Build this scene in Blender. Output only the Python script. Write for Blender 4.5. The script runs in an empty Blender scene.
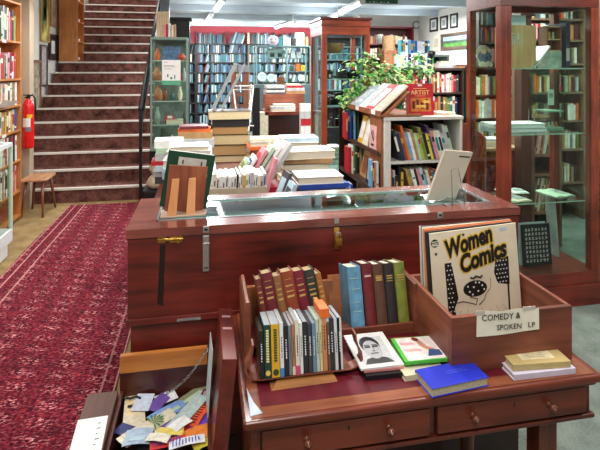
import bpy, math, random
from math import sin, cos, pi, radians, atan2, hypot
from mathutils import Vector, Matrix
R = random.Random(7)
C = bpy.context.scene.collection
sc = bpy.context.scene

# ------------------------------------------------------------------ camera maths (used to measure places)
YAW = radians(11); F = 500.0; EYE = 1.6; HV = 68.0
_f = (sin(YAW), cos(YAW)); _r = (cos(YAW), -sin(YAW))
def W(u, v, X=None, Y=None, Z=None):
    a = (u-300)/F; b = (HV-v)/F
    dx = _f[0]+a*_r[0]; dy = _f[1]+a*_r[1]
    t = X/dx if X is not None else Y/dy if Y is not None else (Z-EYE)/b
    return Vector((dx*t, dy*t, EYE+b*t))

# ------------------------------------------------------------------ colours and materials
def lin(h):
    if isinstance(h, str):
        h = h.lstrip('#'); c = [int(h[i:i+2], 16)/255 for i in (0, 2, 4)]
    else: c = h
    return tuple((x/12.92 if x <= .04045 else ((x+.055)/1.055)**2.4) for x in c)+(1,)
MATS = {}
def _new(name):
    m = bpy.data.materials.new(name); m.use_nodes = True
    nt = m.node_tree; b = nt.nodes['Principled BSDF']
    return m, nt, b
def N(nt, t, **kw):
    n = nt.nodes.new(t)
    for k, v in kw.items(): setattr(n, k, v)
    return n
def ramp(nt, src, stops):
    r = N(nt, 'ShaderNodeValToRGB'); nt.links.new(src, r.inputs[0])
    e = r.color_ramp.elements
    while len(e) < len(stops): e.new(.5)
    for q, (p, c) in zip(e, stops): q.position = p; q.color = lin(c) if not (isinstance(c, tuple) and len(c) == 4) else c
    return r.outputs[0]
def coords(nt, scale, kind='Object'):
    tc = N(nt, 'ShaderNodeTexCoord'); mp = N(nt, 'ShaderNodeMapping')
    nt.links.new(tc.outputs[kind], mp.inputs[0]); mp.inputs['Scale'].default_value = scale
    return mp.outputs[0]
def noise(nt, vec, s, det=3, rough=.55):
    n = N(nt, 'ShaderNodeTexNoise'); n.inputs['Scale'].default_value = s
    n.inputs['Detail'].default_value = det; n.inputs['Roughness'].default_value = rough
    nt.links.new(vec, n.inputs['Vector']); return n.outputs[0]
def shade(h, f):
    h = h.lstrip('#'); return tuple(min(1, int(h[i:i+2], 16)/255*f) for i in (0, 2, 4))
def paint(hexc, rough=.55, metal=0, var=.10, scale=25, bump=0, spec=.5, name=None):
    key = ('p', hexc, rough, metal, var, scale, bump)
    if key in MATS: return MATS[key]
    m, nt, b = _new(name or 'surface_'+hexc.strip('#'))
    v = coords(nt, (1, 1, 1)); n = noise(nt, v, scale)
    c = ramp(nt, n, [(.3, shade(hexc, 1-var)), (.7, shade(hexc, 1+var*.6))])
    nt.links.new(c, b.inputs['Base Color'])
    b.inputs['Roughness'].default_value = rough; b.inputs['Metallic'].default_value = metal
    b.inputs['Specular IOR Level'].default_value = spec
    if bump:
        bp = N(nt, 'ShaderNodeBump'); bp.inputs['Strength'].default_value = bump; bp.inputs['Distance'].default_value = .002
        nt.links.new(n, bp.inputs['Height']); nt.links.new(bp.outputs[0], b.inputs['Normal'])
    MATS[key] = m; return m
def wood(name, dark, light, axis='X', rough=.32, sc_=1.0, coat=.25):
    key = ('w', name, axis)
    if key in MATS: return MATS[key]
    m, nt, b = _new(name)
    s = {'X': (1.2, 14, 14), 'Y': (14, 1.2, 14), 'Z': (14, 14, 1.2)}[axis]
    v = coords(nt, tuple(q*sc_ for q in s)); n = noise(nt, v, 2.2, 5, .6)
    v2 = coords(nt, (1, 1, 1)); n2 = noise(nt, v2, 3.5, 2)
    mx = N(nt, 'ShaderNodeMath', operation='MULTIPLY_ADD'); nt.links.new(n2, mx.inputs[0]); mx.inputs[1].default_value = .5
    ad = N(nt, 'ShaderNodeMath', operation='MULTIPLY'); nt.links.new(n, ad.inputs[0]); ad.inputs[1].default_value = .6
    nt.links.new(ad.outputs[0], mx.inputs[2])
    c = ramp(nt, mx.outputs[0], [(.38, dark), (.66, light)])
    nt.links.new(c, b.inputs['Base Color']); b.inputs['Roughness'].default_value = rough
    b.inputs['Coat Weight'].default_value = coat; b.inputs['Coat Roughness'].default_value = .15
    bp = N(nt, 'ShaderNodeBump'); bp.inputs['Strength'].default_value = .08; bp.inputs['Distance'].default_value = .002
    nt.links.new(n, bp.inputs['Height']); nt.links.new(bp.outputs[0], b.inputs['Normal'])
    MATS[key] = m; return m
def glassm(name='clear_glass', tint='#e9f5f0', refl=1.0):
    if name in MATS: return MATS[name]
    m = bpy.data.materials.new(name); m.use_nodes = True; nt = m.node_tree; nt.nodes.clear()
    o = N(nt, 'ShaderNodeOutputMaterial'); mx = N(nt, 'ShaderNodeMixShader')
    t = N(nt, 'ShaderNodeBsdfTransparent'); g = N(nt, 'ShaderNodeBsdfGlossy'); fr = N(nt, 'ShaderNodeFresnel')
    t.inputs[0].default_value = lin(tint); g.inputs['Roughness'].default_value = .02
    fr.inputs[0].default_value = 1.5
    ml = N(nt, 'ShaderNodeMath', operation='MULTIPLY'); ml.inputs[1].default_value = refl
    geo = N(nt, 'ShaderNodeNewGeometry'); inv = N(nt, 'ShaderNodeMath', operation='SUBTRACT'); inv.inputs[0].default_value = 1; nt.links.new(geo.outputs['Backfacing'], inv.inputs[1])
    m2 = N(nt, 'ShaderNodeMath', operation='MULTIPLY'); nt.links.new(fr.outputs[0], ml.inputs[0]); nt.links.new(ml.outputs[0], m2.inputs[0]); nt.links.new(inv.outputs[0], m2.inputs[1]); nt.links.new(m2.outputs[0], mx.inputs[0])
    nt.links.new(t.outputs[0], mx.inputs[1]); nt.links.new(g.outputs[0], mx.inputs[2]); nt.links.new(mx.outputs[0], o.inputs[0])
    MATS[name] = m; return m
def emit(name, hexc, s):
    m, nt, b = _new(name); b.inputs['Emission Color'].default_value = lin(hexc); b.inputs['Emission Strength'].default_value = s
    b.inputs['Base Color'].default_value = lin(hexc); return m

# ------------------------------------------------------------------ mesh builder
class MB:
    def __init__(s): s.v = []; s.f = []; s.m = []; s.smooth = []
    def add(s, vs, fs, mi=0, M=None, sm=False):
        o = len(s.v)
        for p in vs:
            p = Vector(p)
            s.v.append(tuple(M @ p) if M else tuple(p))
        for f in fs: s.f.append(tuple(o+i for i in f)); s.m.append(mi); s.smooth.append(sm)
        return s
    def box(s, x0, x1, y0, y1, z0, z1, mi=0, M=None):
        if x0 > x1: x0, x1 = x1, x0
        if y0 > y1: y0, y1 = y1, y0
        if z0 > z1: z0, z1 = z1, z0
        vs = [(x0,y0,z0),(x1,y0,z0),(x1,y1,z0),(x0,y1,z0),(x0,y0,z1),(x1,y0,z1),(x1,y1,z1),(x0,y1,z1)]
        return s.add(vs, [(0,3,2,1),(4,5,6,7),(0,1,5,4),(1,2,6,5),(2,3,7,6),(3,0,4,7)], mi, M)
    def lathe(s, prof, n=16, mi=0, M=None, sm=True):
        vs = []; fs = []
        for r, z in prof:
            for k in range(n): vs.append((r*cos(2*pi*k/n), r*sin(2*pi*k/n), z))
        for j in range(len(prof)-1):
            for k in range(n):
                a = j*n+k; b = j*n+(k+1) % n
                fs.append((a, b, b+n, a+n))
        s.add(vs, fs, mi, M, sm)
        L = (len(prof)-1)*n
        s.add([vs[k] for k in range(n)][::-1], [tuple(range(n))], mi, M)
        s.add([vs[L+k] for k in range(n)], [tuple(range(n))], mi, M)
        return s
    def tube(s, pts, r, n=8, mi=0, M=None, r2=None):
        pts = [Vector(p) for p in pts]; rings = []; vs = []; fs = []
        up = None
        for i, p in enumerate(pts):
            t = (pts[min(i+1, len(pts)-1)]-pts[max(i-1, 0)]).normalized()
            if up is None: up = t.orthogonal().normalized()
            up = (up - t*up.dot(t)).normalized(); w = t.cross(up)
            rr = r if r2 is None else r+(r2-r)*i/(len(pts)-1)
            for k in range(n):
                a = 2*pi*k/n; vs.append(p+up*rr*cos(a)+w*rr*sin(a))
        for i in range(len(pts)-1):
            for k in range(n):
                a = i*n+k; b = i*n+(k+1) % n; fs.append((a, b, b+n, a+n))
        fs.append(tuple(range(n))[::-1]); fs.append(tuple(range((len(pts)-1)*n, len(pts)*n)))
        return s.add(vs, fs, mi, M, True)
    def prism(s, poly, y0, y1, mi=0, M=None):
        """poly in xz, extruded along y"""
        n = len(poly); vs = [(x, y0, z) for x, z in poly]+[(x, y1, z) for x, z in poly]
        fs = [tuple(range(n)), tuple(range(2*n-1, n-1, -1))]
        for k in range(n): fs.append((k, n+k, n+(k+1) % n, (k+1) % n))
        return s.add(vs, fs, mi, M)
    def prismz(s, poly, z0, z1, mi=0, M=None):
        n = len(poly); vs = [(x, y, z0) for x, y in poly]+[(x, y, z1) for x, y in poly]
        fs = [tuple(range(n))[::-1], tuple(range(n, 2*n))]
        for k in range(n): fs.append((k, (k+1) % n, n+(k+1) % n, n+k))
        return s.add(vs, fs, mi, M)
    def bar(s, a, b, w, h, mi=0):
        """rectangular bar from a to b, w across horizontally, h the other way"""
        a = Vector(a); b = Vector(b); t = (b-a).normalized()
        up = Vector((0, 0, 1)) if abs(t.z) < .95 else Vector((0, 1, 0))
        sd = t.cross(up).normalized(); up = sd.cross(t)
        vs = [p+sd*i*w/2+up*j*h/2 for p in (a, b) for i, j in ((-1, -1), (1, -1), (1, 1), (-1, 1))]
        return s.add(vs, [(0,1,2,3),(7,6,5,4),(0,4,5,1),(1,5,6,2),(2,6,7,3),(3,7,4,0)], mi)
    def build(s, name, mats, parent=None, loc=(0, 0, 0), rot=(0, 0, 0), bevel=0, seg=2):
        me = bpy.data.meshes.new(name); me.from_pydata(s.v, [], s.f)
        for m in (mats if isinstance(mats, (list, tuple)) else [mats]): me.materials.append(m)
        me.polygons.foreach_set('material_index', s.m); me.polygons.foreach_set('use_smooth', s.smooth); me.update()
        o = bpy.data.objects.new(name, me); C.objects.link(o); o.location = loc; o.rotation_euler = rot
        if parent: o.parent = parent
        if bevel:
            b = o.modifiers.new('edge', 'BEVEL'); b.width = bevel; b.segments = seg; b.limit_method = 'ANGLE'; b.harden_normals = False
        return o
def tag(o, label, cat, group=None, kind=None):
    o['label'] = label; o['category'] = cat
    if group: o['group'] = group
    if kind: o['kind'] = kind
    return o
def thing(name, label, cat, loc=(0, 0, 0), rot=(0, 0, 0), group=None):
    o = bpy.data.objects.new(name, None); C.objects.link(o); o.location = loc; o.rotation_euler = rot
    o.empty_display_size = .1
    return tag(o, label, cat, group)
def struct(name, mb, m, **k):
    o = mb.build(name, m, **k); o['kind'] = 'structure'; return o
def text(name, s, size, m, parent, loc, rot=(0, 0, 0), shear=0, off=0, ext=.0004, ax='CENTER', sx=1, fit=0):
    cu = bpy.data.curves.new(name, 'FONT'); cu.body = s; cu.size = size; cu.shear = shear; cu.offset = off
    cu.extrude = ext; cu.align_x = ax; cu.align_y = 'CENTER'; cu.resolution_u = 3
    t = bpy.data.objects.new(name, cu); C.objects.link(t); bpy.context.view_layer.update()
    dg = bpy.context.evaluated_depsgraph_get()
    me = bpy.data.meshes.new_from_object(t.evaluated_get(dg)); bpy.data.objects.remove(t)
    o = bpy.data.objects.new(name, me); C.objects.link(o); me.materials.clear(); me.materials.append(m)
    
    if fit: sx = fit/max(1e-6, max(v.co.x for v in me.vertices)-min(v.co.x for v in me.vertices))
    o.location = loc; o.rotation_euler = rot; o.scale = (sx, 1, 1); o.parent = parent; return o

# ------------------------------------------------------------------ shared materials
MAHX = wood('mahogany_x', '#300d08', '#7a2c1c', 'X', coat=.15); MAHZ = wood('mahogany_z', '#3f120a', '#8e3820', 'Z', coat=.15); MAHY = wood('mahogany_y', '#3a130c', '#80392a', 'Y')
CHX = wood('chest_wood', '#2c0a06', '#74231a', 'X', .4, coat=.08); LIDW = wood('chest_lid_sheen_wood', '#4a1c16', '#8a4438', 'X', .22, coat=.6); CHY = wood('chest_wood_side', '#421410', '#7b3028', 'Y', .3)  # lid copy is lighter and pinker: the ceiling's reflection put into its colour
DKX = wood('desk_wood', '#34100a', '#7c3620', 'X', .3, coat=.15); DKZ = wood('desk_wood_z', '#3a170d', '#7d3f24', 'Z', .35); DKY = wood('desk_wood_y', '#4a2013', '#955234', 'Y', .3)
CRT = wood('crate_wood', '#52261a', '#8c4c36', 'X', .45, coat=.05); CRTY = wood('crate_wood_y', '#5a2b1e', '#94553d', 'Y', .45, coat=.05)
ORG = wood('orange_pine', '#a85c22', '#cf853c', 'X', .4); ORGZ = wood('orange_pine_z', '#ac6230', '#cf8848', 'Z', .45); ORGY = wood('orange_pine_y', '#a3602c', '#c98746', 'Y', .4)
OAK = wood('light_oak', '#b08050', '#d8b080', 'Z', .45); PINE = wood('support_pine', '#c07a45', '#dc9c64', 'Z', .45)
BRN = wood('brown_board', '#4f3229', '#66453a', 'Y', .55, coat=0); BRNZ = wood('brown_plank', '#6b3a22', '#a0623c', 'Z', .5, coat=.05)
DRK = wood('dark_wood', '#1c0c0a', '#3f1d18', 'Z', .35); BLK = paint('#0d0d10', .4); BLKW = wood('black_shelf', '#0c0b0d', '#1c1a1d', 'X', .5, coat=0)
BRASS = paint('#c9a04e', .28, 1, .08); STEEL = paint('#b9bab8', .35, .9, .08); WIRE = paint('#9a9c9e', .25, 1, .05); SILV = paint('#cfd6da', .22, .8, .04)
WHITE = paint('#e8e8e6', .5, 0, .03); CREAM = paint('#e6dec9', .6, 0, .04); PAPER = paint('#f0efe9', .7, 0, .03); PAGES = None
GLASS = glassm(); GREENGL = glassm('green_tinted_glass', '#f6fbf8')
INK = paint('#171514', .6); GOLD = paint('#d9b36a', .35, .6, .08)
def pages_mat(hexc='#e3d9bf'):
    key = ('pg', hexc)
    if key in MATS: return MATS[key]
    m, nt, b = _new('page_edges_'+hexc.strip('#')); v = coords(nt, (260, 260, 260)); n = noise(nt, v, 2.0, 1)
    c = ramp(nt, n, [(.35, shade(hexc, .82)), (.6, hexc)]); nt.links.new(c, b.inputs['Base Color']); b.inputs['Roughness'].default_value = .8
    MATS[key] = m; return m
PAGES = pages_mat()

# ------------------------------------------------------------------ setting
def carpet(name, a, b_, s=90, blotch=6, c2=None):
    m, nt, b = _new(name); v = coords(nt, (1, 1, 1)); n = noise(nt, v, s, 2); n2 = noise(nt, v, blotch, 3)
    ad = N(nt, 'ShaderNodeMath', operation='MULTIPLY_ADD'); nt.links.new(n2, ad.inputs[0]); ad.inputs[1].default_value = .8
    mu = N(nt, 'ShaderNodeMath', operation='MULTIPLY'); nt.links.new(n, mu.inputs[0]); mu.inputs[1].default_value = .5
    nt.links.new(mu.outputs[0], ad.inputs[2])
    c = ramp(nt, ad.outputs[0], [(.45, a), (.8, b_)]); nt.links.new(c, b.inputs['Base Color']); b.inputs['Roughness'].default_value = .95
    b.inputs['Specular IOR Level'].default_value = .1
    bp = N(nt, 'ShaderNodeBump'); bp.inputs['Strength'].default_value = .3; bp.inputs['Distance'].default_value = .004
    nt.links.new(n, bp.inputs['Height']); nt.links.new(bp.outputs[0], b.inputs['Normal']); return m
TAN = carpet('tan_carpet', '#75603f', '#a0875f'); GREY = carpet('grey_green_carpet', '#626a64', '#848c84')
STAIRC = carpet('plum_stair_carpet', '#38201d', '#80564c', 60, 9)
XW, XR, YB, ZC = -2.38, 4.2, 12.75, 2.65
struct('floor', MB().box(XW, .1, -1.5, YB, -.05, 0), TAN)
struct('floor', MB().box(.1, XR, -1.5, YB, -.05, 0), GREY)
WALLM = paint('#dfdcd2', .8, 0, .03, 3); RED = paint('#ee6a74', .75, 0, .04, 3); CLG = paint('#bcc8d0', .7, 0, .03, 4); BEIGE = paint('#b7a38c', .8, 0, .04, 4)
struct('wall_left', MB().box(XW-.1, XW, -1.5, YB, 0, 5), WALLM)
struct('wall_back', MB().box(-.62, 3.0, YB, YB+.1, 0, ZC), RED)
struct('wall_stairwell', MB().box(XW, -.62, 11.6, 11.7, 0, 5).box(-.62, -.56, 7.4, 11.7, ZC+.1, 5), paint('#8d8279', .85))
struct('wall_alcove', MB().box(3.0, XR+.1, 9.3, 9.4, 0, ZC).box(3.0, 3.1, 9.4, YB, 0, ZC), WALLM)
struct('wall_right', MB().box(XR, XR+.1, -1.5, 9.3, 0, ZC), WALLM)
struct('ceiling', MB().box(-.62, XR, -1.5, YB, ZC, ZC+.08).box(XW, -.62, -1.5, 7.4, ZC, ZC+.08), CLG)
struct('ceiling', MB().box(XW, -.56, 7.4, 11.6, 5, 5.08), WALLM)
for i, y in enumerate((7.2, 8.5, 9.9, 11.4)):
    x1 = 2.98 if y > 9.3 else XR
    struct('trim_%d' % (i+1), MB().box(-.62, x1, y-.07, y+.07, ZC-.1, ZC), CLG, bevel=.008)
struct('trim_5', MB().box(XW, W(31, 100, Y=6.25).x, 6.2, 6.34, 0, ZC), BEIGE)           # boxed pier beside the stairs
struct('trim_6', MB().box(-.56, -.44, 6.9, 7.02, 1.9, ZC), paint('#7d8b98', .5))                # pale post above the glass case

# staircase
RISE, GO, SY0, SX0, SX1 = .17, .275, 6.35, -2.33, -.66
NOSE = paint('#ddd8ce', .4, 0, .04)
st = thing('staircase', 'wide plum carpeted staircase with pale metal nosings rising behind the red rug', 'staircase', (0, SY0, 0))
for k in range(1, 20):
    x0 = SX0 if k != 11 else -2.0
    y = (k-1)*GO
    s_ = MB().box(x0, SX1, y, y+GO+.02, max(0, (k-1)*RISE-.16), k*RISE).build('step', STAIRC, st)
    MB().box(x0, SX1, y-.014, y+.035, k*RISE-.018, k*RISE+.006).build('nosing', NOSE, s_)
MB().box(SX0, -2.005, 10*GO+.03, 11*GO-.001, 9*RISE-.16, 10*RISE).build('side_landing', STAIRC, st)
MB().box(SX1, SX1+.03, 0, .25, 0, .17).build('end_cap', WHITE, st)
# handrail
hr = thing('stair_railing', 'black handrail on a slim black post at the right edge of the stairs', 'railing', (-.72, 6.15, 0))
MB().tube([(0, 0.02, 1.1), (0, 2.4, 1.1+2.4*RISE/GO), (0, 3.9, 1.1+3.9*RISE/GO)], .035, 10).build('handrail', BLK, hr)
MB().bar((.0, .0, .0), (0, 0, 1.1), .035, .035).build('post', BLK, hr)
MB().bar((0, .06, .96), (0, 3.9, .96+3.84*RISE/GO), .02, .13).build('rail_board', BLK, hr)
for q in (1.2, 2.4): MB().bar((0, q, (math.floor((q-.2)/GO)+1)*RISE), (0, q, 1.0+q*RISE/GO), .03, .03).build('post', BLK, hr)

# rug
def rug_mat(hx, hy):
    m, nt, b = _new('woven_rug'); L = nt.links.new
    tc = N(nt, 'ShaderNodeTexCoord'); sp = N(nt, 'ShaderNodeSeparateXYZ'); L(tc.outputs['Object'], sp.inputs[0])
    def mth(op, a, b2=None, c3=None):
        n = N(nt, 'ShaderNodeMath', operation=op)
        for i, q in enumerate((a, b2, c3)):
            if q is None: continue
            if isinstance(q, (int, float)): n.inputs[i].default_value = q
            else: L(q, n.inputs[i])
        return n.outputs[0]
    X, Yc = sp.outputs[0], sp.outputs[1]
    v = coords(nt, (1, 1, 1))
    vo = N(nt, 'ShaderNodeTexVoronoi'); vo.distance = 'CHEBYCHEV'; vo.inputs['Scale'].default_value = 20; L(v, vo.inputs['Vector'])
    vm = coords(nt, (26, 46, 1)); vo2 = N(nt, 'ShaderNodeTexVoronoi'); vo2.distance = 'MANHATTAN'; vo2.inputs['Scale'].default_value = 1; vo2.inputs['Randomness'].default_value = .55; L(vm, vo2.inputs['Vector'])
    n1 = noise(nt, v, 70, 3); n2 = noise(nt, v, 3, 3)
    base = ramp(nt, vo.outputs['Distance'], [(.06, '#16070d'), (.25, '#7e2030'), (.5, '#4e121e'), (.75, '#86222f'), (.95, '#1a0810')])
    # bright marks: small dashes in columns
    col = mth('SINE', mth('MULTIPLY', X, 2*pi/.20)); rw = mth('SINE', mth('MULTIPLY_ADD', Yc, 2*pi/.115, mth('MULTIPLY', X, 18)))
    mot = mth('MULTIPLY', mth('MULTIPLY_ADD', col, .5, .5), mth('MULTIPLY_ADD', rw, .5, .5))
    mark = mth('LESS_THAN', vo2.outputs['Distance'], mth('MULTIPLY_ADD', mot, .42, .12))
    mx = N(nt, 'ShaderNodeMix', data_type='RGBA'); L(mth('MULTIPLY', mark, mth('MULTIPLY_ADD', n1, 1.5, .0)), mx.inputs[0]); L(base, mx.inputs[6]); mx.inputs[7].default_value = lin('#b85f6c')
    n3 = noise(nt, coords(nt, (42, 95, 1)), 1, 2, .7)
    lt = mth('MULTIPLY', mth('GREATER_THAN', n3, .585), mth('MULTIPLY_ADD', mot, .95, .12))
    mxl = N(nt, 'ShaderNodeMix', data_type='RGBA'); L(lt, mxl.inputs[0]); L(mx.outputs[2], mxl.inputs[6]); mxl.inputs[7].default_value = lin('#d79a98')
    mx = mxl
    dk = mth('LESS_THAN', n3, .445)
    mx2 = N(nt, 'ShaderNodeMix', data_type='RGBA'); L(mth('MULTIPLY', dk, .7), mx2.inputs[0]); L(mx.outputs[2], mx2.inputs[6]); mx2.inputs[7].default_value = lin('#1d0a18')
    # border: cream pin lines and a brighter band
    ax = mth('ABSOLUTE', X); d = mth('SUBTRACT', hx, ax)
    def line(at, w): return mth('LESS_THAN', mth('ABSOLUTE', mth('SUBTRACT', d, at)), w)
    ln = mth('MAXIMUM', mth('MULTIPLY', line(.075, .006), mth('MULTIPLY_ADD', mth('LESS_THAN', X, 0), .5, .5)), mth('MAXIMUM', mth('MULTIPLY', line(.17, .006), mth('LESS_THAN', X, 0)), line(.012, .004)))
    mx3 = N(nt, 'ShaderNodeMix', data_type='RGBA'); L(mth('MULTIPLY', ln, mth('MULTIPLY_ADD', n1, .7, .3)), mx3.inputs[0]); L(mx2.outputs[2], mx3.inputs[6]); mx3.inputs[7].default_value = lin('#c9958f')
    hsv = N(nt, 'ShaderNodeHueSaturation'); L(mx3.outputs[2], hsv.inputs['Color']); L(mth('MULTIPLY_ADD', n2, .7, .75), hsv.inputs['Value'])
    L(hsv.outputs[0], b.inputs['Base Color']); b.inputs['Roughness'].default_value = .95; b.inputs['Specular IOR Level'].default_value = .1
    bp = N(nt, 'ShaderNodeBump'); bp.inputs['Strength'].default_value = .3; bp.inputs['Distance'].default_value = .004; L(n1, bp.inputs['Height']); L(bp.outputs[0], b.inputs['Normal'])
    return m
rx0, rx1, ry0, ry1 = -1.52, -.42, .6, 6.2
rug = MB(); nx, ny = 6, 40
vs = []; 
for j in range(ny+1):
    for i in range(nx+1):
        x = -(rx1-rx0)/2+(rx1-rx0)*i/nx; y = -(ry1-ry0)/2+(ry1-ry0)*j/ny
        e = .006*sin(y*3.1)*(1 if i in (0, nx) else 0)
        vs.append((x+e, y, .008+.0015*sin(y*5+i)))
rug.add(vs, [(j*(nx+1)+i, j*(nx+1)+i+1, (j+1)*(nx+1)+i+1, (j+1)*(nx+1)+i) for j in range(ny) for i in range(nx)])
per = [i for i in range(nx+1)]+[(j+1)*(nx+1)-1 for j in range(1, ny+1)]+[ny*(nx+1)+i for i in range(nx-1, -1, -1)]+[j*(nx+1) for j in range(ny-1, 0, -1)]
top = [vs[i] for i in per]; n_ = len(top)
rug.add(top+[(x, y, 0.0005) for x, y, z in top], [(k, n_+k, n_+(k+1) % n_, (k+1) % n_) for k in range(n_)])
r_ = rug.build('rug', rug_mat((rx1-rx0)/2, (ry1-ry0)/2), None, ((rx0+rx1)/2, (ry0+ry1)/2, 0))
tag(r_, 'long crimson patterned woven runner rug on the tan carpet', 'rug')

# ------------------------------------------------------------------ books
PAL = {'teal': '#2c7c86', 'navy blue': '#1d2c50', 'sky blue': '#6fa3c8', 'cream': '#e4d9bd', 'white': '#eceae6', 'pale grey': '#b9bdbf', 'dark red': '#6e1a22',
 'crimson': '#b3202f', 'orange': '#d9692a', 'tan': '#b08a5c', 'mustard yellow': '#d3a93a', 'olive green': '#7c8440', 'dark green': '#1f4a34', 'black': '#18181b',
 'dark brown': '#3b261c', 'pink': '#d98f9a', 'purple': '#573a6e', 'pale blue': '#b6cfdc', 'pale green': '#b5cfb0', 'charcoal': '#44464a', 'royal blue': '#2449a0', 'rust brown': '#8a4a2c', 'bright yellow': '#e3d327', 'lime green': '#a7b83c'}
PAL.update({'slate blue': '#3a566e', 'sea grey': '#66878b', 'grey blue': '#7288a0', 'dull teal': '#2f666c', 'mist grey': '#a9b4b4'})
COOL = ['dull teal', 'slate blue', 'grey blue', 'pale blue', 'mist grey', 'dull teal', 'sea grey', 'charcoal', 'cream', 'sea grey', 'grey blue', 'slate blue', 'black', 'dark red', 'sea grey', 'dull teal', 'navy blue', 'slate blue']
MIX = ['teal', 'navy blue', 'cream', 'white', 'pale grey', 'dark red', 'crimson', 'orange', 'tan', 'olive green', 'dark green', 'black', 'dark brown', 'pink', 'pale blue', 'pale green', 'rust brown', 'white', 'cream']
WARM = ['crimson', 'cream', 'white', 'dark red', 'black', 'orange', 'tan', 'pink', 'pale grey', 'white', 'olive green', 'charcoal']
ORD = ['first', 'second', 'third', 'fourth', 'fifth', 'sixth', 'seventh', 'eighth', 'ninth', 'tenth', 'eleventh', 'twelfth', 'thirteenth', 'fourteenth', 'fifteenth', 'sixteenth', 'seventeenth', 'eighteenth', 'nineteenth', 'twentieth'] + ['twenty%s' % q for q in ('first', 'second', 'third', 'fourth', 'fifth', 'sixth', 'seventh', 'eighth', 'ninth')] + ['thirtieth'] + ['thirty%s' % q for q in ('first', 'second', 'third', 'fourth', 'fifth', 'sixth', 'seventh', 'eighth', 'ninth')]
def cmat(c): return paint(PAL.get(c, c), .5, 0, .12, 14)
BAND = paint('#e9e2cf', .6, 0, .05); BANDK = paint('#22242c', .6)
def book_mb(mb, w, d, h, M=None, mi=0, pi_=1, bi=None, band=None):
    """standing book: spine on -y, thickness x"""
    c = min(.003, w*.16); i = min(.004, w*.1)
    mb.box(0, c, 0, d, 0, h, mi, M).box(w-c, w, 0, d, 0, h, mi, M).box(c, w-c, 0, c, 0, h, mi, M)
    mb.box(c, w-c, c, d-i, i, h-i, pi_, M)
    if bi is not None and band:
        z0, z1 = band; mb.box(w*.12, w*.88, -.0006, 0, h*z0, h*z1, bi, M)
def lean_M(w, a):
    """a>0 leans toward +x (pivot at lower +x corner), a<0 toward -x (pivot at lower -x corner); origin = pivot"""
    if a >= 0: return Matrix.Rotation(a, 4, 'Y') @ Matrix.Translation((-w, 0, 0))
    return Matrix.Rotation(a, 4, 'Y')
def stand_book(name, col, w, d, h, loc, rz, a, label, group, rnd=True, cat='book', pg=None):
    mb = MB(); band = R.choice([None, (.62, .8), (.3, .78), (.12, .2), (.7, .76)])
    M = lean_M(w, a)
    book_mb(mb, w, d, h, M, 0, 1, 2, band)
    light = col in ('white', 'cream', 'pale grey', 'pale blue', 'pale green', 'pink', 'bright yellow', 'mustard yellow', 'lime green')
    o = mb.build(name, [cmat(col), pg or PAGES, (R.choice([BANDK, cmat('crimson'), cmat('teal')]) if light else R.choice([BAND, GOLD]))], None, loc, (0, 0, rz))
    return tag(o, label, cat, group)
class Stuff:
    pass
def row(x0, y, z, x1, rz, place, group, pal, hr=(.2, .27), wr=(.015, .035), dr=(.13, .17), leans=None, name='book', stuff=None, clear=.3, start=0, fill=1.0, cols=None):
    """books side by side from local x=x0 to x1 along direction rz; leans: list of (fraction0, fraction1, angle)"""
    ux, uy = cos(rz), sin(rz); L = x1-x0; s = 0; n = start; prev = 0; cur = 0
    while True:
        w = R.uniform(*wr); h = min(R.uniform(*hr), clear-.012); d = R.uniform(*dr)
        a = 0
        for f0, f1, an in (leans or []):
            if f0 <= s/L < f1: a = an
        if a != cur:
            if a < 0: s += h*sin(-a)*.9 if cur >= 0 else 0   # room for tops leaning back to the last upright
            if a == 0 and cur > 0: s += lasth*sin(cur)*.9
            if a > 0: s += 0
            cur = a
        step = w/cos(a)
        endx = s+step+(h*sin(a) if a > 0 else 0)
        if endx > L*fill or (a > 0 and endx > L): break
        px_ = s+(step if a > 0 else 0)
        if R.random() > .03 or a:
            col = cols[n % len(cols)] if cols else R.choice(pal)
            X = x0+px_
            loc = (X*ux, X*uy, 0)
            p = (place_xy[0]+loc[0], place_xy[1]+loc[1], z)
            if stuff is not None:
                M = Matrix.Translation(p) @ Matrix.Rotation(rz, 4, 'Z') @ lean_M(w, a)
                mi = stuff.idx(col); book_mb(stuff.mb, w, d, h, M, mi, 0)
            else:
                lab = '%s %s %s from left on %s' % (col, name, ORD[min(n, len(ORD)-1)], place)
                stand_book(name, col, w, d, h, p, rz, a, lab, group)
            n += 1
        s += step+.0012; lasth = h
    return n
place_xy = (0, 0)
def shelfrow(px, py, z, length, rz, place, group, pal, **k):
    global place_xy
    place_xy = (px, py); return row(0, 0, z, length, rz, place, group, pal, **k)
class StuffBooks:
    def __init__(s): s.mb = MB(); s.cols = []
    def idx(s, c):
        if c not in s.cols: s.cols.append(c)
        return s.cols.index(c)+1
def flat_mb(w, d, t, spine='front', M=None):
    """lying book centred in xy, z 0..t"""
    mb = MB(); c = min(.003, t*.15); i = .004
    x0, x1, y0, y1 = -w/2, w/2, -d/2, d/2
    mb.box(x0, x1, y0, y1, 0, c, 0, M).box(x0, x1, y0, y1, t-c, t, 0, M)
    a = [x0+i, x1-i, y0+i, y1-i]
    if spine == 'front': mb.box(x0, x1, y0, y0+c, c, t-c, 0, M); a[2] = y0+c
    if spine == 'left': mb.box(x0, x0+c, y0, y1, c, t-c, 0, M); a[0] = x0+c
    if spine == 'right': mb.box(x1-c, x1, y0, y1, c, t-c, 0, M); a[1] = x1-c
    if spine == 'back': mb.box(x0, x1, y1-c, y1, c, t-c, 0, M); a[3] = y1-c
    mb.box(*a, c, t-c, 1, M)
    return mb
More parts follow.
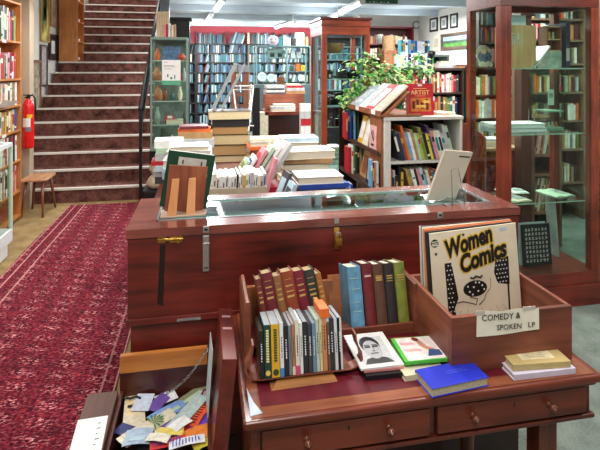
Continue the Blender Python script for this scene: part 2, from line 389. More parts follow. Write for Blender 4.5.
def flat_stack(x, y, z, items, place, group, jit=.015, base=0):
    """items bottom to top: (colour, w, d, t, spine[, page colour])"""
    n = len(items)
    for k, it in enumerate(items):
        col, w, d, t, sp = it[:5]; pg = pages_mat(it[5]) if len(it) > 5 else PAGES
        pos = 'at bottom of' if k == 0 else 'topmost in' if k == n-1 else '%s from top in' % ORD[n-1-k]
        o = flat_mb(w, d, t, sp).build('book', [cmat(col), pg], None, (x+R.uniform(-jit, jit), y+R.uniform(-jit, jit), z), (0, 0, base+R.uniform(-.08, .08)))
        nm = [q for q in PAL if q == col]
        tag(o, '%s flat book %s %s' % (col, pos, place), 'book', group)
        z += t+.0006
    return z

# ------------------------------------------------------------------ DESK (foreground)
DX0, DX1, DY0, DY1, DZ = .095, 1.078, 1.185, 1.72, .76
desk = thing('writing_desk', 'mahogany writing desk with dark red leather top and two knobbed drawers', 'desk', (DX0, DY0, 0))
W_, D_ = DX1-DX0, DY1-DY0
tp = MB().box(0, W_, 0, D_, DZ-.022, DZ-.001).build('desktop', DKX, desk, bevel=.006, seg=3)
MB().box(.012, W_-.012, .012, D_, DZ-.034, DZ-.0225).build('top_moulding', DKX, desk, bevel=.004)
MB().box(.045, W_-.05, .05, D_-.02, DZ-.002, DZ+.0004).build('leather_inset', paint('#5f1420', .38, 0, .18, 18, .15), desk)
MB().box(.0455, W_-.0505, .012, .0495, DZ-.001, DZ+.0002).box(.02, .045, .012, D_, DZ-.001, DZ+.0002).box(W_-.05, W_-.02, .012, D_, DZ-.001, DZ+.0002).build('veneer_border', wood('veneer', '#5c2814', '#925030', 'X', .5, coat=0), desk)
MB().box(.02, W_-.02, .03, .05, .635, DZ-.034).box(.02, .04, .05, D_-.02, .635, DZ-.034).box(W_-.04, W_-.02, .05, D_-.02, .635, DZ-.034).box(.02, W_-.02, D_-.02, D_, .635, DZ-.034).build('apron', DKX, desk)
MB().box(.012, W_-.012, .018, .035, .632, .644).build('bottom_moulding', DKX, desk, bevel=.003)
xa0, xa1 = W(262, 440, Y=DY0+.02).x-DX0, W(429, 430, Y=DY0+.02).x-DX0
xb0, xb1 = W(437, 430, Y=DY0+.02).x-DX0, W(585, 410, Y=DY0+.02).x-DX0
for (a, b, ks) in ((xa0, xa1, (308, 391)), (xb0, xb1, (476, 553))):
    dr = MB().box(a, b, .016, .03, .652, .722).build('drawer', DKX, desk, bevel=.0025)
    MB().box(a-.003, b+.003, .026, .031, .648, .726).build('drawer_gap', BLK, dr)
    for u in ks:
        xk = W(u, 425, Y=DY0).x-DX0
        Mk = Matrix.Translation((xk, .016, .69)) @ Matrix.Rotation(pi/2, 4, 'X')
        MB().lathe([(.009, 0), (.009, .003), (.0045, .005), (.0045, .01), (.0095, .014), (.011, .018), (.009, .023), (.004, .0255), (.003, .029), (.0015, .03)], 16, 0, Mk).build('knob', paint('#6b3a2a', .25, .1), dr)
    MB().box((a+b)/2-.002, (a+b)/2+.002, .0152, .016, .697, .707).build('keyhole', BLK, dr)
for i, (lx, ly) in enumerate(((.06, .07), (W_-.14, .07), (.06, D_-.06), (W_-.14, D_-.06))):
    Ml = Matrix.Translation((lx, ly, 0))
    MB().box(-.028, .028, -.028, .028, .5, .635, 0, Ml).lathe([(.018, 0), (.02, .03), (.014, .06), (.02, .12), (.026, .3), (.03, .42), (.022, .45), (.028, .48), (.026, .5)], 16, 0, Ml).build('leg', DKZ, desk, bevel=.002)
# paper offcut on the desk's front left corner
slip = MB().prismz([(0, 0), (.03, .006), (.012, .05), (0, .11)], 0, .0008).build('paper_slip', paint('#b9c4d2', .5), None, (DX0+.018, DY0+.02, DZ+.0002))
tag(slip, 'folded pale blue paper sliver on the desk front left corner', 'paper')
# open work box / bookmarks box ------------------------------------------------
bx = thing('bookmark_box', 'dark wooden box of loose bookmarks with its lid open beside the desk', 'box', (-.27, 1.3, .0))
BZ0, BZ1 = .40, .53
MB().box(0, .32, 0, .44, BZ0, BZ0+.012).build('bottom', DRK, bx)
MB().box(0, .32, 0, .012, BZ0, BZ1).box(0, .012, .012, .44, BZ0, BZ1).box(.284, .296, .012, .44, BZ0, BZ1).build('wall', wood('box_wood', '#2a0f0b', '#572419', 'X'), bx)
MB().box(.0, .285, .44, .455, BZ0, .5875).build('inner_back', wood('box_wood', '#2a0f0b', '#572419', 'X'), bx)
MB().box(0, .285, .436, .456, .588, .645).build('back_board', ORG, bx, bevel=.0015)
MB().box(-.095, -.002, .1, .42, BZ1-.02, BZ1+.015).build('side_flap', BRN, bx, bevel=.002)
MB().box(-.095, -.085, .1, .42, BZ0, BZ1-.02).box(-.08, -.002, .1, .11, BZ0, BZ1-.02).build('flap_case', BRN, bx)
LM = Matrix.Translation((.298, .09, BZ1-.02)) @ Matrix.Rotation(radians(6), 4, 'Y')
MB().box(-.006, .036, 0, .30, 0, .29, 0, LM).build('lid', CHY, bx, bevel=.002)
MB().box(.002, .030, .16, .172, .2902, .2912, 0, LM).box(.002, .030, .235, .247, .2902, .2912, 0, LM).build('lid_strip', paint('#b98f8c', .4), bx)
# chain
ch = MB(); a = W(207, 350, Y=1.66)-Vector((-.27, 1.3, 0)); b = W(166, 394, Y=1.62)-Vector((-.27, 1.3, 0))
for i in range(22):
    t = i/21; p = a.lerp(b, t)+Vector((0, 0, -.02*sin(pi*t))); d_ = (b-a).normalized()
    side = Vector((0, 1, 0)) if i % 2 else d_.cross(Vector((0, 1, 0))).normalized()
    ring = [p+d_*cos(q*pi/3)*.0062+side*sin(q*pi/3)*.0035 for q in range(7)]
    ch.tube(ring, .0011, 5)
ch.build('chain', WIRE, bx)
for i in range(4):
    MB().box(-.0, .03, 0, .03, .0, BZ0, 0, Matrix.Translation((.0+(i % 2)*.29, (i//2)*.41, 0))).build('leg', DRK, bx)
# paper on lid inner side and on flap
p_ = MB().box(0, .0015, 0, .11, 0, .22).build('paper_sheet', paint('#cfe0e4', .55, 0, .03), None, (.014, 1.555, .515), (0, radians(4), radians(3))); tag(p_, 'pale blue white paper standing against the open box lid', 'paper')
p2 = MB().box(0, .085, 0, .17, 0, .001).build('paper_sheet', PAPER, None, (-.358, 1.425, BZ1+.016), (0, 0, .05))
tag(p2, 'white handwritten note on the brown flap beside the bookmarks', 'paper')
for k in range(6): MB().box(.06, .06+R.uniform(.004, .016), .03+k*.022, .033+k*.022, .001, .0013).build('handwriting', INK, p2)
# bookmarks: outlines on a heap
BMK = [ # label, colour, px, py, length, width, rot deg, z, shape
 ('cream bookmark with a black ribbon at the top left of the heap', '#d8cdb2', 133, 412, .13, .055, 95, .004),
 ('yellow cream card tucked behind the top left bookmark', '#e6cf9e', 126, 408, .14, .05, 100, .001),
 ('white folded card behind the chain at the back of the heap', '#e9e6ea', 166, 397, .06, .05, 20, .006),
 ('purple card under the white folded card', '#6e4fa0', 160, 402, .08, .04, 60, .004),
 ('long dull green photo bookmark reaching to the back right', '#8c8a68', 188, 399, .15, .05, 38, .002),
 ('light blue photo bookmark in the middle of the heap', '#7fa0d8', 168, 412, .11, .045, 35, .008),
 ('cream bookmark with a green leaf print across the middle', '#ddd3bb', 150, 425, .16, .045, 33, .012),
 ('purple bookmark under the leaf bookmark', '#7a58aa', 160, 424, .09, .05, 45, .006),
 ('plain pale blue grey bookmark lying on top of the heap', '#b4c4c2', 188, 411, .15, .042, 55, .022),
 ('orange red bookmark with black script', '#e2552e', 197, 412, .10, .055, 60, .014),
 ('pale yellow card below the middle of the heap', '#ecd98c', 168, 428, .07, .05, 10, .010),
 ('yellow card at the centre front of the heap', '#e8d066', 172, 432, .06, .03, -5, .016),
 ('bright purple card at the right end of the heap', '#6b3fb4', 208, 420, .07, .035, 50, .010),
 ('olive patterned bookmark at the far right back', '#7a6a52', 209, 404, .10, .05, 70, .0),
 ('navy card at the front left of the heap', '#3a3f70', 128, 431, .08, .04, -30, .004),
 ('pale sky coloured card at the front left', '#a9bcd2', 138, 437, .07, .06, -5, .014),
 ('cream card sticking out over the front left corner', '#e9e2c4', 121, 440, .05, .04, -50, .008),
 ('orange card at the front right of the heap', '#e88436', 200, 433, .08, .05, 15, .008),
 ('red white and blue striped bookmark at the front', '#d23a3a', 168, 442, .09, .028, 5, .018),
 ('white bookmark with blue lettering at the front right', '#e7e7ec', 187, 442, .09, .03, 3, .022),
 ('black card showing between the front bookmarks', '#1c1c20', 150, 444, .07, .05, 12, .002),
 ('yellow and green card at the front right corner', '#c8b83a', 205, 444, .05, .03, 20, .014),
 ('white card with blue sky print at the back left', '#cdd6e6', 143, 402, .07, .05, 80, .010),
 ('cream ticket lying across the front middle', '#ece6d2', 158, 438, .06, .03, -20, .024),
 ('pink card peeping out at the right back', '#c98a9a', 203, 398, .07, .04, 65, .008),
 ('white card between the leaf and yellow ones', '#eeeeea', 180, 424, .06, .035, 40, .019),
 ('small red card beside the orange one', '#c42a34', 190, 428, .06, .03, 8, .006),
]
heapz = .505
for i, (lab, c, u, v, l, w, ra, dz) in enumerate(BMK):
    z = heapz+dz; p = W(u, v, Z=z); p.x = max(-.215, min(.0, p.x)); a_ = radians(ra)
    l = min(l*1.12, .16); w *= 1.12
    mb = MB(); n = 8
    vs = []
    for j in range(n+1):
        x = -l/2+l*j/n; q = .004*sin(pi*j/n)*(1 if i % 2 else -.3)
        vs += [(x, -w/2, q), (x, w/2, q)]
    fs = [(2*j, 2*j+2, 2*j+3, 2*j+1) for j in range(n)]
    mb.add(vs, fs); mb.add([(x, y, zz-.0008) for x, y, zz in vs], [f[::-1] for f in fs])
    ring = [2*j for j in range(n+1)]+[2*j+1 for j in range(n, -1, -1)]; m_ = len(ring)
    mb.add([vs[q] for q in ring]+[(vs[q][0], vs[q][1], vs[q][2]-.0008) for q in ring], [(k, m_+k, m_+(k+1) % m_, (k+1) % m_) for k in range(m_)])
    o = mb.build('bookmark', paint(c, .5, 0, .1, 60), None, p, (R.uniform(-.04, .04), R.uniform(-.08, .03), a_)); tag(o, lab, 'bookmark', 'bookmarks in the open box')
    if 'leaf print' in lab:
        lf = MB()
        for k in range(9):
            an = radians(-100+k*25); lf.add([(.01, 0, .005), (.01+.03*cos(an)-.003*sin(an), .026*sin(an)+.003*cos(an), .005), (.01+.036*cos(an), .032*sin(an), .005), (.01+.03*cos(an)+.003*sin(an), .026*sin(an)-.003*cos(an), .005)], [(0, 3, 2, 1)])
        lf.build('leaf_print', paint('#3f7a3a', .5), o)
    elif 'script' in lab or 'lettering' in lab or 'striped' in lab:
        lf = MB(); cc = INK if 'script' in lab else paint('#2a45a8', .5)
        for k in range(9):
            x = -l*.4+l*.09*k; lf.box(x, x+.003, -w*.3+R.uniform(-.003, .003), w*.3+R.uniform(-.006, .003), .0045, .005)
        lf.build('printed_marks', cc, o)
    elif 'black ribbon' in lab:
        MB().tube([(.05, -.02, .006), (.062, -.005, .008), (.058, .012, .008), (.068, .026, .006), (.06, .034, .006)], .0035, 6).build('ribbon', BLK, o)
        MB().box(.02, .03, .005, .02, .0045, .0052).build('printed_marks', INK, o)
    elif 'plain pale' in lab:
        MB().tube([(l/2-.006, 0, .004), (l/2+.01, .004, .008), (l/2+.02, -.008, .006)], .0022, 6).build('ribbon', BLK, o)
    elif 'sky coloured' in lab or 'photo' in lab:
        MB().box(-l*.3, l*.3, -w*.3, 0, .0042, .005).build('printed_marks', cmat('pale blue' if 'sky' in lab else 'pale green'), o)
# ------------------------------------------------------------------ CHEST
CX0, CX1, CY0, CY1, CZ = -.252, 1.228, 1.78, 2.19, 1.05
ct = thing('display_chest', 'long mahogany chest with a glass lid standing behind the writing desk', 'chest', (CX0, CY0, 0))
w, d = CX1-CX0, CY1-CY0
MB().box(0, w, 0, .02, .745, CZ-.034).build('front_panel', CHX, ct, bevel=.002)
MB().box(0, .02, .02, d, .745, CZ-.034).build('side_panel', CHY, ct); MB().box(w-.02, w, .02, d, .745, CZ-.034).build('side_panel', CHY, ct)
MB().box(0, w, d-.02, d, .745, CZ-.034).build('back_panel', CHX, ct)
MB().box(.02, w-.02, .02, d-.02, .975, .985).build('felt_tray', paint('#aab4b8', .9, 0, .08, 6), ct)
MB().box(-.004, w+.004, -.006, d, .722, .745).build('plinth_moulding', CHX, ct, bevel=.003)
MB().box(.01, w-.01, .006, d-.01, .30, .722).build('lower_case', CHX, ct)
MB().box(.0, w, .0, d-.0, .0, .30).build('plinth', DRK, ct)
# lid: frame with glass
gx0, gx1, gy0, gy1 = .088, w-.068, .082, d-.075
lf = MB().box(-.004, w+.004, -.006, gy0, CZ-.03, CZ).box(-.004, w+.004, gy1, d, CZ-.03, CZ).box(-.004, gx0, gy0, gy1, CZ-.03, CZ).box(gx1, w+.004, gy0, gy1, CZ-.03, CZ).build('lid_frame', LIDW, ct)
MB().box(gx0, gx1, gy0, gy0+.006, CZ-.008, CZ+.002).box(gx0, gx0+.006, gy0, gy1, CZ-.008, CZ+.002).box(gx1-.006, gx1, gy0, gy1, CZ-.008, CZ+.002).box(gx0, gx1, gy1-.006, gy1, CZ-.008, CZ+.002).build('lid_beading', SILV, ct)
MB().box(gx0+.006, gx1-.006, gy0+.006, gy1-.006, CZ-.006, CZ-.002).build('lid_glass', GLASS, ct)
# things under glass (blue grey bundles)
for i in range(7):
    xx = .2+i*.16
    o = flat_mb(.11+.02*(i % 2), .14, .012, 'left').build('booklet', [cmat(['pale blue', 'pale grey', 'white', 'sky blue', 'pale grey', 'cream', 'pale blue'][i]), PAGES], None, (CX0+xx, CY0+.21, .9855), (0, 0, R.uniform(-.1, .1)))
    tag(o, '%s booklet under the chest glass, %s from the left' % (['pale blue', 'pale grey', 'white', 'sky blue', 'pale grey', 'cream', 'pale blue'][i], ORD[i]), 'booklet', 'booklets under the chest glass')
# hardware
def hasp(x, full):
    h = MB().box(x-.011, x+.011, -.009, -.006, CZ-.024, CZ-.001)
    h.build('staple_plate', STEEL, ct, bevel=.002)
    if full:
        MB().box(x-.0115, x+.0115, -.012, -.002, .892, CZ-.032).build('hasp', STEEL, ct, bevel=.003)
        MB().tube([(x-.013, -.013, .99), (x+.013, -.013, .99)], .0025, 8).build('hasp_hinge', STEEL, ct)
        MB().box(x-.006, x+.006, -.0135, -.012, .904, .908).build('hasp_slot', BLK, ct)
        MB().box(x-.006, x+.006, -.0105, -.009, CZ-.016, CZ-.009).build('plate_slot', BLK, ct)
    else: MB().box(x-.006, x+.006, -.0105, -.009, CZ-.016, CZ-.009).build('plate_slot', BLK, ct)
hasp(.011-CX0, True); hasp(.89-CX0, False)
x = .482-CX0
MB().box(x-.009, x+.009, -.009, -.006, CZ-.02, CZ-.001).build('staple_plate', STEEL, ct, bevel=.002)
MB().box(x-.010, x+.010, -.006, -.001, .935, CZ-.034).build('lock_plate', BRASS, ct, bevel=.001)
pl = thing('padlock', 'small brass padlock hanging on the front of the chest', 'padlock', (CX0+x+.004, CY0-.013, .95))
MB().box(-.0135, .0135, -.006, .0055, 0, .028).build('lock_body', BRASS, pl, bevel=.003)
MB().tube([(-.009, 0, .026), (-.009, 0, .04), (-.006, 0, .047), (0, 0, .05), (.006, 0, .047), (.009, 0, .04), (.009, 0, .026)], .0025, 8).build('shackle', STEEL, pl)
# brass bolt
bm_ = MB().box(.10, .125, -.004, 0, 1.0, 1.022).box(.14, .182, -.004, 0, .998, 1.018).tube([(.10, -.007, 1.012), (.185, -.007, 1.009)], .0055, 10).box(.165, .172, -.016, -.004, .998, 1.012)
bm_.build('barrel_bolt', BRASS, ct)
MB().box(.285-.12, .285-.04, -.012, -.006, .728, .734).build('metal_strip', SILV, ct)
MB().prism([(.098, .79), (.118, .78), (.122, .9), (.126, .99), (.108, .992), (.104, .9)], -.0006, 0).build('dark_stain', paint('#1d0806', .4), ct)
# wooden easel with the green book -----------------------------------------------
ep = W(184, 217, Z=CZ)
es = thing('book_easel', 'small wooden book easel with two pine props on the chest', 'easel', (ep.x, ep.y+.02, CZ+.0025), (0, 0, radians(4)))
MB().prismz([(-.085, -.03), (.075, -.03), (.085, .02), (.075, .07), (-.085, .07)], 0, .006).build('base', wood('easel_base', '#a58572', '#c8aa95', 'X', .4), es, bevel=.001)
th = radians(-9); MB().box(-.072, .07, 0, .008, 0, .175, 0, Matrix.Translation((0, .02, .006)) @ Matrix.Rotation(radians(4), 4, 'X') @ Matrix.Shear('XZ', 4, (0, 0)) @ Matrix.Rotation(radians(6), 4, 'Y')).build('back_board', wood('easel_board', '#6e3420', '#a35d40', 'Z', .4), es, bevel=.001)
for (xa, xb) in ((-.045, -.03), (.022, .03)):
    vs = [(xa-.016, -.025, .006), (xa+.016, -.025, .006), (xa+.016, .018, .006), (xa-.016, .018, .006), (xb-.013, .0, .135), (xb+.013, .0, .135), (xb+.013, .008, .135), (xb-.013, .008, .135)]
    MB().add(vs, [(0,3,2,1),(4,5,6,7),(0,1,5,4),(1,2,6,5),(2,3,7,6),(3,0,4,7)]).build('prop', PINE, es, bevel=.001)
gb = thing('green_book', 'dark green hardback seen from behind propped on the wooden easel', 'book', (ep.x-.092, ep.y+.052, CZ+.03), (radians(3), radians(9.5), radians(4)))
MB().box(0, .175, 0, .003, 0, .215).box(0, .175, .017, .020, 0, .215).box(0, .003, 0, .02, 0, .215).build('cover', paint('#0f4028', .5, 0, .12), gb)
MB().box(.004, .171, .003, .017, .003, .2145).build('page_block', pages_mat('#dcd8cc'), gb)
MB().box(.04, .145, -.001, 0, .03, .195).build('back_label', paint('#c9c2b6', .6), gb)
MB().box(.055, .06, -.002, -.001, .17, .185).box(.125, .13, -.002, -.001, .165, .185).box(.135, .141, -.002, -.001, .08, .15).build('printed_marks', INK, gb)
sp_ = MB()
for k in range(7): sp_.box(.146, .152+.004*(k % 2), -.0008, 0, .06+k*.014, .068+k*.014)
sp_.build('cover_print', WHITE, gb)
# wire easel with the white book
wp = W(434, 205, Z=CZ); wq = W(464, 198, Z=CZ); dv = (wq-wp); ang = atan2(dv.y, dv.x)
we = thing('wire_easel', 'thin silver wire easel holding a pale book on the chest', 'easel', (wp.x, wp.y, CZ+.003), (0, 0, ang))
wl = dv.length
MB().tube([(.04, -.06, 0.0), (.055, -.04, .14), (.10, -.04, .14), (.115, -.06, 0)], .0016, 6).tube([(.04, -.06, 0), (.03, .02, .001), (.03, .045, .002), (.03, .05, .018)], .0016, 6).tube([(.115, -.06, 0), (.12, .02, .001), (.12, .045, .002), (.12, .05, .018)], .0016, 6).tube([(.03, .02, .001), (.12, .02, .001)], .0016, 6).build('wire_frame', WIRE, we)
lean = radians(17)
cb = thing('pale_book', 'pale cream softcover book seen from behind on the wire easel', 'book', (wp.x, wp.y, CZ+.008), (0, 0, 0))
Mb = Matrix.Rotation(ang, 4, 'Z') @ Matrix.Translation((0, .036, 0)) @ Matrix.Rotation(lean, 4, 'X') @ Matrix.Rotation(radians(9), 4, 'Y')
MB().box(0, wl, 0, .001, 0, .225, 0, Mb).box(0, wl, .009, .010, 0, .225, 0, Mb).box(0, .001, 0, .01, 0, .225, 0, Mb).build('cover', paint('#d6cdbb', .55, 0, .03, 5), cb)
MB().box(.001, wl-.001, .001, .009, .001, .2245, 0, Mb).build('page_block', pages_mat('#b49a86'), cb)
MB().box(wl*.55, wl-.01, -.0006, 0, .2, .206, 0, Mb).build('printed_marks', INK, cb)

# ------------------------------------------------------------------ small books on the desk
def rich_book(name, label, col, w, d, h, loc, rz, ry, group, mark=GOLD, bands=((.72, .74), (.80, .86)), pg='#c9b894', rx=0):
    o = thing(name, label, 'book', loc, (rx, ry, rz), group)
    c = .003
    mb = MB().box(0, c, .004, d, 0, h).box(w-c, w, .004, d, 0, h)
    # rounded spine
    n = 7; vs = []; fs = []
    for j in range(n):
        t = pi*j/(n-1); xx = w/2-w/2*cos(t); yy = .006-.006*sin(t)
        vs += [(xx, yy, 0), (xx, yy, h)]
    for j in range(n-1): fs.append((2*j, 2*j+2, 2*j+3, 2*j+1))
    mb.add(vs, fs, 0, None, True)
    mb.add([(x_, y_+.003, z_) for x_, y_, z_ in vs], [f[::-1] for f in fs], 0, None, True)
    mb.build('cover', paint(col, .5, 0, .16, 30), o)
    MB().box(c, w-c, .006, d-.005, .004, h-.004).build('page_block', pages_mat(pg), o)
    if bands:
        m2 = MB()
        for (a, b) in bands:
            m2.box(w*.2, w*.8, -.0012, .0006, h*a, h*b)
        m2.build('spine_lettering', mark, o)
    return o
# trough on the desk back holding five books
tx0, tx1 = .415, W(408, 330, Y=1.515).x+.030
tr = thing('book_trough', 'low brown wooden shelf at the back of the desk', 'shelf', (tx0, 1.487, DZ+.0006))
TB = radians(-14); TM = Matrix.Translation((0, .008, .030)) @ Matrix.Rotation(TB, 4, 'X')
MB().box(0, tx1-tx0-.022, 0, .008, 0, .033).build('front_rail', CRT, tr, bevel=.001)
MB().box(0, tx1-tx0-.022, 0, .108, -.004, .0, 0, TM).build('base_board', CRT, tr)
MB().box(-.0, tx1-tx0-.022, .118, .128, 0.005, .14, 0, TM).build('back_board', wood('trough_back', '#7a4528', '#a8683f', 'X'), tr, bevel=.001)
MB().box(tx1-tx0-.021, tx1-tx0-.006, 0, .175, 0, .155).build('end_board', CRTY, tr, bevel=.001)
bz = DZ+.0325
def ux(u, Y): return W(u, 300, Y=Y).x
five = [('tall pale blue cloth book standing at the left of the five on the low shelf', '#5f93b0', 355, 376, .197, .14, '#86a6ac'),
        ('dark red cloth book with gold title beside the blue one', '#6b1c22', 375, 388, .205, .13, '#8a2a30'),
        ('brown book with gilt title lines in the middle of the five', '#5a3a2a', 389, 400, .20, .13, None),
        ('near black book between the brown and the green ones', '#2a2322', 402, 413, .20, .12, None),
        ('olive green book at the right end of the five', '#7b8232', 412, 422, .20, .13, None)]
bxs = [(.447, .036), (.502, .026), (.540, .025), (.580, .022), (.617, .023)]
bxs = []
for (lab, c, u0, u1, h, d2, pgc) in five: bxs.append((W(u0, 330, Y=1.46).x, W(u1, 330, Y=1.46).x))
for i, (lab, c, u0, u1, h, d2, pgc) in enumerate(five):
    x0 = .472+i*.0001; 
X5 = [(W(a, 330, Y=1.515).x, W(b, 330, Y=1.515).x-W(a, 330, Y=1.515).x-.001) for a, b in ((350.5, 364), (365, 375.5), (376, 386.5), (387, 397), (397.4, 408))]; tx1 = X5[-1][0]
for i, (lab, c, u0, u1, h, d2, pgc) in enumerate(five):
    xx, ww = X5[i]
    rich_book('cloth_book', lab, c, ww, d2*.8, h*.90, (xx, 1.497, bz-.002), 0, radians(-1.0 if i < 4 else -.6), 'five cloth books on the low shelf', mark=(paint('#9fb5b0', .5) if i == 0 else paint('#cdb0a0', .5) if i == 1 else GOLD),
              bands=((.25, .26), (.40, .41), (.62, .63), (.80, .81)) if i == 0 else ((.78, .81),) if i == 1 else ((.72, .745), (.755, .79), (.8, .81)) if i == 2 else ((.70, .71), (.74, .76), (.78, .80)), pg='#d8cdb8', rx=TB)
# rack with seven leaning antique books behind the discs
rk = thing('book_rack', 'wooden rack with tall back and end board holding old leaning books', 'rack', (.118, 1.445, DZ+.0006))
MB().box(.019, .30, 0, .11, -.004, 0, 0, Matrix.Translation((0, .004, .032)) @ Matrix.Rotation(TB, 4, 'X')).build('base_board', DKX, rk)
MB().prism([(0, 0), (.018, 0), (.018, .15), (.014, .162), (.004, .162), (0, .15)], .0, .2).build('end_board', CRTY, rk, bevel=.001)
MB().box(.018, .31, .185, .2, 0, .125).build('back_board', wood('trough_back', '#7a4528', '#a8683f', 'X'), rk)
seven = [('slim reddish brown old book leaning first at the left of the rack', '#6b2a22', .016, .185), ('maroon old book with gilt bands, second in the leaning rack', '#6a1c26', .028, .2),
 ('mottled tan old book with worn spine, third in the leaning rack', '#8a5a34', .02, .19), ('rust red leather book at the middle of the leaning rack', '#8c3a20', .031, .2),
 ('dark crimson cloth book with gold title, fifth in the leaning rack', '#74182a', .026, .2), ('dark green black marbled book, sixth in the leaning rack', '#2c3028', .027, .2), ('narrow orange brown book leaning last at the right of the rack', '#a0602c', .015, .188)]
s = .150; a_ = radians(-9)
for lab, c, ww, h in seven:
    ww *= 1.18; h *= .97; step = ww/cos(a_)
    rich_book('antique_book', lab, c, ww, .10, h, (s+.03, 1.450, DZ+.034), 0, a_, 'seven old leaning books', bands=((.25, .26), (.62, .65), (.70, .715), (.78, .80), (.88, .885)), pg='#b59a70', rx=TB)
    s += step+.0015
# CD rack ----------------------------------------------------------------------
crk = thing('disc_rack', 'bentwood disc rack with curved ends at the front of the desk', 'rack', (.130, 1.325, DZ+.0006))
RW = .285
MB().add([(.045, -.035, 0), (.225, -.03, 0), (.215, .0, .012), (.07, .0, .012), (.045, .06, 0), (.225, .06, 0), (.215, .03, .006), (.07, .03, .006)], [(0,1,2,3),(4,7,6,5),(0,4,5,1),(3,2,6,7),(0,3,7,4),(1,5,6,2)]).build('foot_board', wood('foot_wood', '#6a3a1c', '#a06a38', 'X', .35), crk)
def curve_end(x, sgn):
    pts = [(x+sgn*.0, .012), (x+sgn*.012, .014), (x+sgn*.024, .022), (x+sgn*.031, .036), (x+sgn*.028, .056), (x+sgn*.018, .075), (x+sgn*.013, .095), (x+sgn*.012, .112)]
    out = []
    for i, (px, pz) in enumerate(pts):
        q0 = pts[max(0, i-1)]; q1 = pts[min(len(pts)-1, i+1)]; tx, tz = q1[0]-q0[0], q1[1]-q0[1]; L = hypot(tx, tz)
        out.append((px+sgn*tz/L*.005, pz-abs(1)*tx*sgn/L*.005))
    mb = MB()
    for i in range(len(pts)-1):
        mb.prism([(a, .012+(b-.012)*.92) for a, b in (pts[i], pts[i+1], out[i+1], out[i])][::(1 if sgn < 0 else -1)], 0, .032)
    return mb
curve_end(.015, -1).build('curved_end', CRTY, crk); curve_end(.27, 1).build('curved_end', CRTY, crk)
MB().box(.015, .27, -.012, .10, -.003, -.0005, 0, Matrix.Translation((0, 0, .0165)) @ Matrix.Rotation(radians(-8), 4, 'X')).build('rack_base', CRT, crk)
cds = [ # label, spine colour, width, height, top colour, kind
 ('dark boxed set at the left end of the disc rack', '#20221f', .012, .125, 'plain'), ('dark green boxed disc set with cream lettering', '#1d4034', .018, .138, 'logo'), ('yellow boxed disc set with green lettering', '#d9a928', .022, .138, 'logo'),
 ('thin white disc case with a blue foot', '#e4e4e6', .010, .142, 'foot'), ('black disc case beside the white and blue one', '#23252a', .012, .132, 'plain'), ('thin grey disc case, first of a pair', '#7d8286', .008, .13, 'plain'),
 ('brown and cream spined disc case', '#b07a5c', .008, .132, 'foot'), ('pale cream disc case with a pink foot', '#ded8c2', .011, .142, 'pink'), ('white disc case with a fine green line', '#dfe4e0', .008, .135, 'plain'),
 ('smoky black disc case in the middle of the rack', '#2a2b30', .013, .135, 'plain'), ('charcoal disc case tilting beside the smoky one', '#3c3e42', .011, .13, 'plain'), ('steel blue disc case', '#6d87a0', .009, .13, 'plain'),
 ('pale green disc case', '#b6c9b8', .009, .14, 'plain'), ('thin cream disc case with yellow edge', '#d9cf9c', .007, .14, 'plain'), ('orange topped card divider case, tallest in the rack', '#c98a58', .012, .165, 'orange'),
 ('thin brown disc case behind the orange divider', '#6d5040', .007, .13, 'plain'), ('dark grey disc case near the right end', '#33363b', .011, .138, 'plain'), ('black disc case with white spine near the right end', '#d4d6d4', .008, .138, 'plain'), ('outermost black disc case with pale edge on the right', '#1c1d20', .012, .138, 'edge')]
s = .018
for k, (lab, c, ww, h, kind) in enumerate(cds):
    z0 = .0182; h *= .965; yk = .0+R.uniform(0, .004)+(.0 if kind != 'orange' else .0)
    o = thing('disc_case', lab, 'disc case', (.130+s, 1.325-.012+yk, DZ+.0006+z0), (radians(-8), radians(-.6), 0), 'discs in the bentwood rack')
    dd = .108
    MB().box(0, ww, 0, dd, 0, h).build('case', paint(c, .25, 0, .06, 40), o, bevel=.0008)
    top = '#8f959c' if kind != 'orange' else '#e06a22'
    if kind == 'orange':
        MB().box(-.004, ww+.010, -.002, .08, h-.022, h+.0005).build('divider_tab', paint('#e06a22', .5), o)
        MB().box(-.003, ww+.008, .001, .075, h-.04, h-.022).build('sleeve', paint('#c9bdc4', .5), o)
    elif kind != 'plain' or k % 2: MB().box(.001, ww-.001, .001, dd-.002, h+.0001, h+.0008).build('top_edge', paint(top, .4), o)
    lm = MB()
    if kind == 'logo':
        for j in range(13): lm.box(ww*.3, ww*.7, -.0007, 0, h*.30+j*h*.048, h*.30+j*h*.048+h*.034)
        lm.build('spine_lettering', paint('#efe0a0', .4) if k == 1 else paint('#2c4a28', .4), o)
        MB().lathe([(ww*.36, 0), (ww*.36, .0008)], 16, 0, Matrix.Translation((ww/2, 0, h*.1)) @ Matrix.Rotation(pi/2, 4, 'X')).build('spine_emblem', paint('#e8c860', .4) if k == 1 else paint('#2c4a28', .4), o)
    elif kind == 'foot': MB().box(0, ww, -.0007, 0, 0, h*.16).build('spine_foot', paint('#3f86c8', .4) if k == 3 else cmat('cream'), o)
    elif kind == 'pink': MB().box(0, ww, -.0007, 0, 0, h*.17).build('spine_foot', paint('#d24a78', .4), o)
    elif kind == 'edge': MB().box(ww*.55, ww, -.0007, 0, 0, h).build('spine_edge', paint('#d4d6d4', .4), o)
    if kind not in ('logo',):
        l2 = MB(); n = 8
        for j in range(n): l2.box(ww*.38, ww*.62, -.0009, -.0002, h*.35+j*h*.05, h*.35+j*h*.05+h*R.uniform(.02, .04))
        l2.build('spine_lettering', WHITE if int(c[1:3], 16) < 120 else BANDK, o)
    s += ww+.0011
